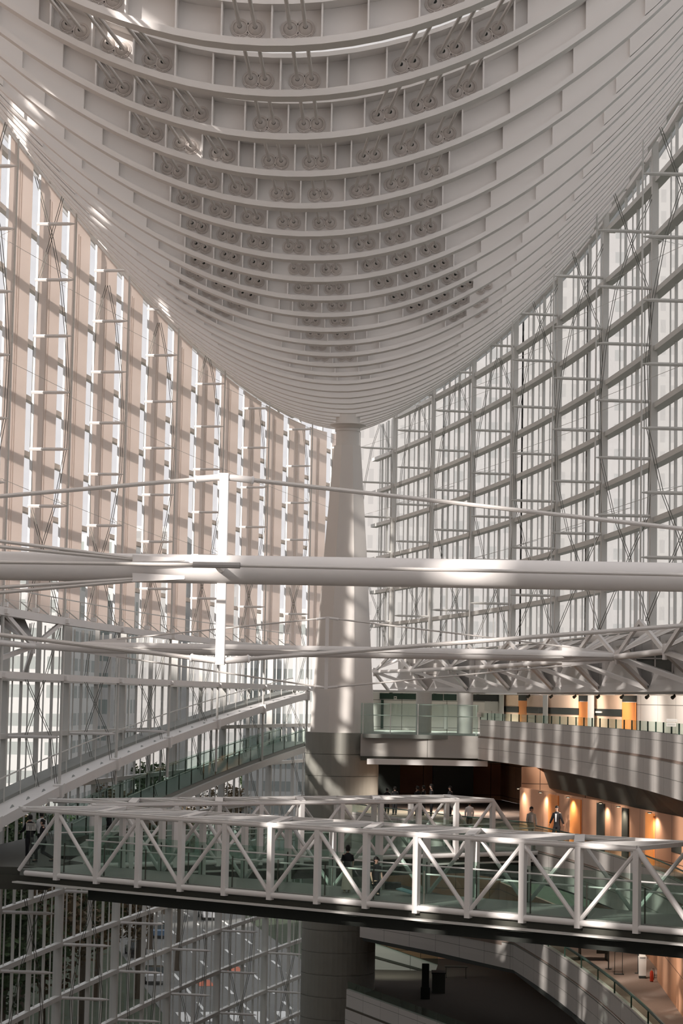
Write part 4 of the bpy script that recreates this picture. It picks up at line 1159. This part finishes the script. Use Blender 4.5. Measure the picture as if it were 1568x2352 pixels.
person((w.x, w.y, zf), .3, 1.60, 'woman in black top and long beige skirt standing on the front bridge', SUITB, SKIRT, skirt=True, bun=True)
w = at(862, 2056, Z=zf)
person((w.x, w.y+.2, zf), math.pi+.5, 1.60, 'person in black t-shirt kneeling on the front bridge beside a teal mat', SUITB, SUITB, pose='kneel')
w = at(96, 1980, Z=zf)
person((w.x, w.y, zf), math.pi/2+.3, 1.72, 'person in black suit striding on the front bridge at its left end', SUITB, SUITB, pose='stride', jacket=None)
w = at(84, 1968, Z=zf)
person((w.x-.1, w.y+1.6, zf), -.4, 1.74, 'person in white shirt and dark trousers beside the notice stand', SHIRTW, SUITB, pose='walk')
w = at(58, 1976, Z=zf)
person((w.x-.0, w.y+.9, zf), .5, 1.76, 'person in black behind the leftmost bridge post', SUITB, SUITB, pose='stand', arms=[(.25, .1, 1.14, .28, .3, 1.0), (-.25, .1, 1.14, -.3, .32, 1.05)])
w = at(200, 1960, Z=zf)
person((w.x, w.y+3.0, zf), math.pi/2, 1.74, 'left person of two in dark suits talking at the start of the rear bridge', SUITB, SUITB, jacket=True)
person((w.x+.55, w.y+2.8, zf), -math.pi/2, 1.72, 'right person of two in dark suits talking at the start of the rear bridge', SUITB, SUITB, jacket=True)
zg = -6.9
def gperson(px, ytop, h, **k):
    # head top at given pixel, standing on lower gallery
    lo, hi = 60, 149
    for _ in range(40):
        m_ = (lo+hi)/2
        if at(px, ytop, Y=m_).z > zg+h: lo = m_
        else: hi = m_
    p = at(px, ytop, Y=lo); return person((p.x, p.y, zg), h=h, **k)
gperson(1279, 1854, 1.76, face=math.pi-.5, label='person in black suit and white shirt walking along the lower gallery', top=SUITB, bottom=SUITB, pose='walk', jacket=True, arms=[(.27, .02, 1.14, .33, .1, .93), (-.25, -.02, 1.14, -.3, -.1, .93)])
gperson(1220, 1856, 1.72, face=math.pi+.3, label='person in pale grey suit and white shirt on the lower gallery', top=SUITG, bottom=SUITG, pose='walk', jacket=True)
def sil(px, ytop, Y, lab, top, fc):
    p = at(px, ytop, Y=Y); h = 1.7
    person((p.x, Y, zg), fc, max(1.5, min(1.85, p.z-zg)), lab, top, SUITB, group=None)
sil(1078, 1817+26, 112, 'person in white shirt seen from behind at the lower gallery rail', SHIRTW, .1)
for k, (px, yt, Y) in enumerate(((889, 1812, 128), (907, 1809, 127.6), (959, 1808, 127), (973, 1807, 127.5), (991, 1803, 126.5), (1034, 1808, 127))):
    sil(px, yt, Y, 'dark silhouetted person on the lower gallery, %s right of the column' % ORD[k], SUITB, .4*k)

# ------------------------------------------------------------------ small things on the bridges and galleries
w = at(905, 2042, Z=zf)
m = MB(); m.box(w.x-.35, w.x+.25, w.y-.1, w.y+.5, zf, zf+.22); tag(m.build('black_case', SUITB), 'black open case lying on the front bridge deck beside the kneeling person', 'case')
w = at(912, 2040, Z=zf+.25)
m = MB(); m.hexa([(w.x-.05, w.y-.25, zf+.22), (w.x+.55, w.y-.35, zf+.06), (w.x+.75, w.y+.15, zf+.06), (w.x+.15, w.y+.25, zf+.22), (w.x-.05, w.y-.25, zf+.26), (w.x+.55, w.y-.35, zf+.10), (w.x+.75, w.y+.15, zf+.10), (w.x+.15, w.y+.25, zf+.26)])
tag(m.build('teal_mat', TEAL), 'teal folded sheet sloping over the black case on the front bridge', 'mat')
a = at(71, 1900, Y=84.6)
st = empty('notice_stand', (a.x, 84.6, zf), 'white notice board on a thin stand at the left end of the front bridge', 'sign')
MB().box(a.x-.19, a.x+.19, 84.58, 84.61, a.z-.13, a.z+.15).build('board', SIGNW, st)
m = MB()
for r in range(5):
    for q in range(7):
        if r > 1 and q in (1, 5): continue
        m.box(a.x-.165+.047*q, a.x-.165+.047*q+.03, 84.565, 84.58, a.z+.10-.05*r, a.z+.125-.05*r)
m.build('lettering', SIGNK, st)
m = MB(); m.beam((a.x, 84.6, zf), (a.x, 84.6, a.z-.13), .025, .025, (0, 1, 0)); m.build('pole', SOFF, st)
MB().tube([(a.x, 84.6, zf), (a.x, 84.6, zf+.03)], .18, 16).build('base', SOFF, st)
# entry level things (floor -12.5)
ze = -12.5
w = at(1475, 2247, Z=ze)
st = empty('ticket_pillar', (w.x, w.y, ze), 'white slim information terminal standing on the lowest carpeted floor', 'terminal')
MB().box(w.x-.16, w.x+.14, w.y-.12, w.y+.12, ze, ze+.12).build('foot', DARK, st)
MB().hexa([(w.x-.17, w.y-.1, ze+.12), (w.x+.15, w.y-.1, ze+.12), (w.x+.15, w.y+.1, ze+.12), (w.x-.17, w.y+.1, ze+.12), (w.x-.19, w.y-.12, ze+1.0), (w.x+.17, w.y-.12, ze+1.0), (w.x+.17, w.y+.1, ze+1.0), (w.x-.19, w.y+.1, ze+1.0)]).build('body', SIGNW, st)
MB().box(w.x-.16, w.x+.14, w.y-.02, w.y+.06, ze+1.0, ze+1.36).build('head_plate', SIGNW, st)
m = MB(); m.box(w.x-.14, w.x+.12, w.y-.13, w.y-.12, ze+.92, ze+.95); m.box(w.x-.08, w.x+.08, w.y-.03, w.y-.02, ze+1.14, ze+1.17); m.box(w.x-.04, w.x+.1, w.y-.03, w.y-.02, ze+1.22, ze+1.28); m.build('marking', SIGNK, st)
w = at(1420, 2238, Z=ze)
st = empty('poster_stand', (w.x, w.y, ze), 'black-framed notice on a two-legged stand on the lowest carpeted floor', 'sign')
MB().box(w.x-.17, w.x+.17, w.y-.01, w.y+.01, ze+1.05, ze+1.5).build('sheet', SIGNW, st)
m = MB()
for x0, x1, z0_, z1_ in ((-.19, .19, 1.49, 1.52), (-.19, .19, 1.02, 1.05), (-.19, -.165, 0, 1.5), (.165, .19, 0, 1.5)): m.box(w.x+x0, w.x+x1, w.y-.02, w.y+.02, ze+z0_, ze+z1_)
m.build('frame', DARK, st)
m = MB(); m.tube([(w.x, w.y-.02, ze+1.40), (w.x, w.y-.01, ze+1.40)], .06, 16); m.build('emblem', SIGNK, st)
m = MB(); m.box(w.x-.06, w.x+.06, w.y-.028, w.y-.02, ze+1.385, ze+1.41); m.build('emblem_bar', SIGNW, st)
m = MB()
for r, n_ in enumerate((7, 5, 6, 4)):
    for q in range(n_): m.box(w.x-.03*n_/2*1.3+.04*q, w.x-.03*n_/2*1.3+.04*q+.028, w.y-.015, w.y-.01, ze+1.28-.06*r, ze+1.305-.06*r)
m.build('lettering', SIGNK, st)
MB().box(w.x-.22, w.x+.24, w.y-.16, w.y+.16, ze, ze+.03).build('base', DARK, st)
w = at(1496, 2255, Z=ze); w.x = min(w.x, 14.7)
st = empty('fire_extinguisher', (w.x, w.y, ze), 'red fire extinguisher standing at the foot of the tan wall', 'extinguisher')
MB().tube([(w.x, w.y, ze+.03), (w.x, w.y, ze+.42), (w.x, w.y, ze+.5)], [.085, .085, .04], 16).build('cylinder', REDX, st, smooth=True)
MB().tube([(w.x, w.y, ze), (w.x, w.y, ze+.03)], .07, 16).build('foot_ring', DARK, st)
MB().tube([(w.x, w.y, ze+.5), (w.x, w.y, ze+.58)], .025, 8).build('valve', SIGNW, st)
MB().tube([(w.x, w.y, ze+.56), (w.x+.1, w.y-.02, ze+.6), (w.x+.13, w.y, ze+.3), (w.x+.1, w.y, ze+.1)], .014, 6).build('hose', DARK, st)
def post_rail(px0, py0, px1, py1, lab):
    a, b = at(px0, py0, Z=ze), at(px1, py1, Z=ze)
    st = empty('barrier', (a.x, a.y, ze), lab, 'barrier')
    for p in (a, b):
        MB().tube([p, p+V((0, 0, .95))], .03, 8).build('post', DARK, st); MB().tube([p, p+V((0, 0, .03))], .16, 14).build('foot', DARK, st)
    MB().beam(a+V((0, 0, .9)), b+V((0, 0, .9)), .01, .06).build('belt', DARK, st)
post_rail(1397, 2226, 1465, 2236, 'black belt barrier between the framed notice and the white terminal')
# reception desk and tables on the entry level
w = at(1378, 2206, Z=ze)
st = empty('desk', (w.x, w.y, ze), 'grey desk with dark screens on the lowest carpeted floor', 'desk')
MB().box(w.x-1.1, w.x+.4, w.y-.2, w.y+.9, ze+.98, ze+1.03).build('desk_top', SIGNW, st)
MB().box(w.x-.2, w.x+.38, w.y-.18, w.y-.12, ze+.35, ze+.96).build('front_panel', DARK, st)
for dx in (-1.0, .3): MB().box(w.x+dx, w.x+dx+.06, w.y-.1, w.y+.8, ze, ze+.98).build('leg', SOFF, st)
for k, dx in enumerate((-.05, .25)):
    o = MB().box(w.x+dx-.12, w.x+dx+.12, w.y+.1, w.y+.14, ze+1.08, ze+1.26).build('monitor', DARK); tag(o, 'small black monitor on the grey desk, %s one' % ('left', 'right')[k], 'monitor')
    MB().box(w.x+dx-.03, w.x+dx+.03, w.y+.1, w.y+.14, ze+1.03, ze+1.08).build('stand', DARK, o)
# things deep on the bottom level
w = at(976, 2294, Z=-18.1)
st = empty('display_column', (w.x, w.y, -18.1), 'tall black display column on the bottom floor right of the stair', 'display')
MB().box(w.x-.28, w.x+.28, w.y-.25, w.y+.25, -18.1, -17.4).build('plinth', DARK, st)
MB().box(w.x-.22, w.x+.22, w.y-.2, w.y+.2, -17.4, -16.0).build('shaft', DARK, st)
w = at(1003, 2282, Z=-18.1)
st = empty('display_case', (w.x, w.y, -18.1), 'dark chest-high cabinet on the bottom floor behind the display column', 'cabinet')
MB().box(w.x-.3, w.x+.5, w.y, w.y+1.2, -18.1, -16.9).build('body', SOFF, st)
MB().box(w.x-.34, w.x+.54, w.y-.04, w.y+1.24, -16.9, -16.82).build('top', DARK, st)
w = at(1045, 2246, Z=-18.1)
st = empty('folding_table', (w.x, w.y, -18.1), 'dark folding table standing on the bottom floor', 'table')
MB().box(w.x-.7, w.x+.8, w.y-.3, w.y+.5, -17.4, -17.35).build('table_top', SOFF, st)
for dx in (-.6, .7): 
    MB().box(w.x+dx-.03, w.x+dx+.03, w.y-.2, w.y+.4, -18.1, -18.05).build('foot', DARK, st); MB().box(w.x+dx-.02, w.x+dx+.02, w.y+.08, w.y+.12, -18.05, -17.4).build('leg', DARK, st)

# ------------------------------------------------------------------ outside: street, trees, cars, buildings
GZ = -25.0
struct(MB().box(-400, 400, -60, 900, GZ-1.2, GZ-.35).build('ground', GRASS))
rd = V((-20.5, 95)).normalized(); rn = V((rd.y, -rd.x))
def R_(u, v, z=GZ-.30): c = V((-6.0, 165))+rd*u+rn*v; return V((c.x, c.y, z))
m = MB(); a, b, c, d = R_(-60, -8), R_(-60, 9), R_(400, 9), R_(400, -8)
m.hexa([p-V((0, 0, .06)) for p in (a, b, c, d)]+[a, b, c, d]); struct(m.build('street', GROUND))
m = MB()
for v in (-4.5, -.9, 2.7, 6.0):
    for u in range(-10, 200, 9):
        a, b = R_(u, v, GZ-.29), R_(u+4.5, v, GZ-.29); m.beam(a, b, .25, .02)
struct(m.build('street_lane_marking', ROADW))
for q in range(7):
    v = -6.5+2.0*q
    o = MB().beam(R_(2, v, GZ-.285), R_(7, v, GZ-.285), .9, .02).build('crosswalk_stripe', ROADW); struct(o)
for q, (u, v) in enumerate(((22, -2.5), (31, 1.4))):
    a = R_(u, v, GZ-.285); struct(MB().beam(a, R_(u+4, v, GZ-.285), 1.4, .02).build('street_red_marking', ROADR))
def car(u, v, m_, lab, h=1.45, l=4.4, van=False):
    c = R_(u, v, GZ-.3); t = empty('van' if van else 'car', c, lab, 'van' if van else 'car')
    d = V((rd.x, rd.y, 0)); n = V((rn.x, rn.y, 0))
    def Q(x, y, z): return c+d*x+n*y+V((0, 0, z))
    prof = [(-l/2, .35), (-l/2, .85), (-l/2+.3, .95), (l/2-1.2, .95), (l/2-.1, .75), (l/2, .35)]
    if van: prof = [(-l/2, .35), (-l/2, h*.95), (-l/2+.2, h), (l/2-1.0, h), (l/2-.2, h*.5), (l/2, .35)]
    MB().loft([[Q(x, s*.85, z) for x, z in prof] for s in (-1, 1)]).build('body', m_, t)
    if not van: MB().loft([[Q(x, s*.72, z) for x, z in [(-l/2+.4, .93), (-l/2+.9, h), (l/2-2.0, h), (l/2-1.3, .93)]] for s in (-1, 1)]).build('cabin', CARG, t)
    else: MB().box(0, 0.01, 0, 0.01, 0, 0.01) if False else MB().loft([[Q(x, s*.87, z) for x, z in [(l/2-1.9, h*.55), (l/2-1.9, h*.9), (l/2-1.15, h*.9), (l/2-.75, h*.55)]] for s in (-1, 1)]).build('window', CARG, t)
    for sx in (-l/2+.8, l/2-.9):
        for s in (-1, 1): MB().tube([Q(sx, s*.7, .33), Q(sx, s*.9, .33)], .33, 14).build('wheel', TYRE, t)
car(60, -2.8, CARB[1], 'blue car on the street seen through the lower left glass')
car(44, -6.8, CARB[3], 'black car parked at the kerb seen through the lower left glass')
car(92, 2.0, CARB[2], 'orange van on the far street seen through the lower glass', 2.3, 5.2, True)
car(78, 4.6, CARB[0], 'white van on the street seen through the lower glass beside the column', 2.1, 4.8, True)
car(25, -6.9, CARB[0], 'white car at the kerb beside the crosswalk', 1.45, 4.3)
def leaf_crown(seed, rx, rz, n, clumps):
    r = random.Random(seed); mb = MB(); vs = []; fs = []
    cl = [(r.gauss(0, rx*.45), r.gauss(0, rx*.45), r.uniform(-.5, .8)*rz, r.uniform(.35, .6)*rx) for _ in range(clumps)]
    for k in range(n):
        cx, cy, cz, cr = cl[k % clumps]
        d = V((r.gauss(0, 1), r.gauss(0, 1), r.gauss(0, 1))).normalized()*cr*r.uniform(.55, 1)
        p = V((cx, cy, cz))+d
        a = V((r.gauss(0, 1), r.gauss(0, 1), r.gauss(0, .6))).normalized(); b = a.cross(V((r.gauss(0, 1), r.gauss(0, 1), r.gauss(0, 1)))).normalized()
        sz = r.uniform(.16, .34); q = len(vs)
        vs += [p-a*sz, p+b*sz*.5, p+a*sz, p-b*sz*.5]; fs.append((q, q+1, q+2, q+3))
    mb.add(vs, fs); return mb
protos = []
for s_, (rx, rzz, mt) in enumerate(((3.2, 4.2, LEAF), (2.8, 5.0, LEAF), (3.6, 3.6, LEAFB))):
    mb = leaf_crown(s_+3, rx, rzz, 3600, 16)
    me = bpy.data.meshes.new('crown'); me.from_pydata([tuple(p) for p in mb.v], [], mb.f); me.materials.append(mt); protos.append(me)
trunk_me = bpy.data.meshes.new('trunk'); tm = MB().tube([(0, 0, -9), (.1, 0, -5), (0, .1, 0), (.3, .2, 3)], [.28, .22, .16, .05], 8).tube([(0, 0, -3), (1.4, .5, 1.5)], [.12, .04], 6).tube([(0, 0, -2), (-1.2, -.6, 2)], [.12, .04], 6)
trunk_me.from_pydata([tuple(p) for p in tm.v], [], tm.f); trunk_me.materials.append(BARK)
spots = []
rr_ = random.Random(11)
for k, (px, Y) in enumerate(((10, 130), (50, 152), (100, 138), (135, 168), (190, 152), (225, 176), (25, 182), (262, 196), (320, 178), (345, 212), (110, 200), (60, 222), (180, 226), (285, 243), (375, 246), (410, 196), (10, 250), (250, 268), (655, 330), (590, 340), (520, 300), (150, 262), (340, 290))):
    p = at(px, 2100, Y=Y); spots.append((p.x, Y))
for k, (x, Y) in enumerate(spots):
    pr = k % 3
    t = empty('tree', (x, Y, GZ-.35), '%s tree outside the left glass, %s in planting order from the left edge' % (('broad dark green', 'slim dark green', 'spreading brownish')[pr], ORD[k]), 'tree', 'street trees outside the left glass')
    sc = rr_.uniform(.85, 1.25)
    for nm, me in (('crown', protos[pr]), ('trunk', trunk_me)):
        o = bpy.data.objects.new(nm, me); COL.objects.link(o); o.parent = t; o.location = (0, 0, 9*sc); o.scale = (sc, sc, sc); o.rotation_euler = (0, 0, rr_.uniform(0, 6.28) if nm == 'crown' else 0)
def building(x0, x1, y0, y1, z1, mat, lab, roofmat=WALLST):
    t = empty('building', ((x0+x1)/2, (y0+y1)/2, GZ-.35), lab, 'building', None)
    zb_ = GZ-.35; h_ = z1-zb_; lx_, ly_ = x1-x0, y1-y0
    vv = [(x0, y0, zb_), (x1, y0, zb_), (x1, y1, zb_), (x0, y1, zb_), (x0, y0, z1), (x1, y0, z1), (x1, y1, z1), (x0, y1, z1)]
    q_ = lambda w_: [(0, 0), (w_, 0), (w_, h_), (0, h_)]
    MB().add(vv, [(0, 1, 5, 4), (1, 2, 6, 5), (2, 3, 7, 6), (3, 0, 4, 7), (3, 2, 1, 0), (4, 5, 6, 7)], [q_(lx_), q_(ly_), q_(lx_), q_(ly_), q_(0), q_(0)]).build('facade', mat, t)
    MB().box(x0, x1, y0, y1, z1, z1+.8).build('roof', roofmat, t)
    return t
def bpx(px0, px1, Y, depth, z1, mat, lab):
    a, b = at(px0, 1600, Y=Y), at(px1, 1600, Y=Y); return building(a.x, b.x, Y, Y+depth, z1, mat, lab)
bpx(-260, 140, 235, 30, 14, F3, 'grey-green office block outside the left glass at the left edge')
bpx(165, 262, 270, 24, 20, F1, 'pale building with square windows outside the left glass')
bpx(285, 392, 330, 30, 26, F4, 'plain pale block outside the left glass right of the square-windowed building')
bpx(410, 560, 390, 30, 22, F2, 'white block with ribbon windows outside the left glass towards the column')
bpx(560, 760, 300, 30, 12, F3, 'grey building with close horizontal bands just left of the column')
bpx(795, 1010, 300, 30, 74, F4, 'tall cream tower outside the clear glass right of the column')
bpx(1008, 1194, 300, 30, 70, F2, 'tall white tower with small windows outside the clear glass')
bpx(1190, 1344, 300, 30, 80, F4, 'very tall cream tower outside the clear glass wall')
bpx(1340, 1498, 300, 30, 86, F2, 'broad white tower outside the clear glass nearer the right edge')
bpx(1494, 1900, 300, 30, 90, F4, 'cream tower outside the clear glass at the right edge')

building(-95, -50, -170, -10, 31, F4, 'unseen pale block added to shade the hall beyond the left wall, behind the camera')  # both blocks unseen, added to keep low sun off the lower hall
building(-95, -50, -9, 125, 31, F1, 'unseen pale block added to shade the hall beyond the left wall, beside the hall')
# ------------------------------------------------------------------ light
wd = bpy.data.worlds.new('sky'); scn.world = wd; wd.use_nodes = True
nt = wd.node_tree; nt.nodes.clear()
out = nt.nodes.new('ShaderNodeOutputWorld'); bg = nt.nodes.new('ShaderNodeBackground')
tc = nt.nodes.new('ShaderNodeTexCoord'); sp = nt.nodes.new('ShaderNodeSeparateXYZ'); rp = nt.nodes.new('ShaderNodeValToRGB')
nt.links.new(tc.outputs['Generated'], sp.inputs[0]); nt.links.new(sp.outputs[2], rp.inputs[0])
rp.color_ramp.elements[0].position = 0; rp.color_ramp.elements[0].color = (.86, .82, .83, 1)
rp.color_ramp.elements[1].position = .6; rp.color_ramp.elements[1].color = (.80, .80, .84, 1)
nt.links.new(rp.outputs[0], bg.inputs[0]); bg.inputs[1].default_value = .62
nt.links.new(bg.outputs[0], out.inputs[0])
sd = bpy.data.lights.new('sun', 'SUN'); sd.energy = 4.3; sd.color = (1, .92, .86); sd.angle = math.radians(1.2)
so = bpy.data.objects.new('sun', sd); COL.objects.link(so)
dirv = V((.52, .76, -.40)).normalized()
so.rotation_euler = dirv.to_track_quat('-Z', 'Y').to_euler(); so.location = (-80, -60, 60)

scn.view_settings.view_transform = 'Standard'; scn.view_settings.look = 'None'
scn.view_settings.exposure = 0.74; scn.view_settings.gamma = 1.0
try: scn.view_settings.use_curve_mapping = False
except Exception: pass
cy = scn.cycles
cy.max_bounces = 6; cy.diffuse_bounces = 4; cy.glossy_bounces = 2; cy.transmission_bounces = 4; cy.transparent_max_bounces = 24; cy.use_adaptive_sampling = True; cy.adaptive_threshold = .04; cy.adaptive_min_samples = 16
cy.caustics_reflective = False; cy.caustics_refractive = False; cy.sample_clamp_indirect = 6
cy.use_denoising = True
for o in scn.objects:
    if '_o' in o: del o['_o']
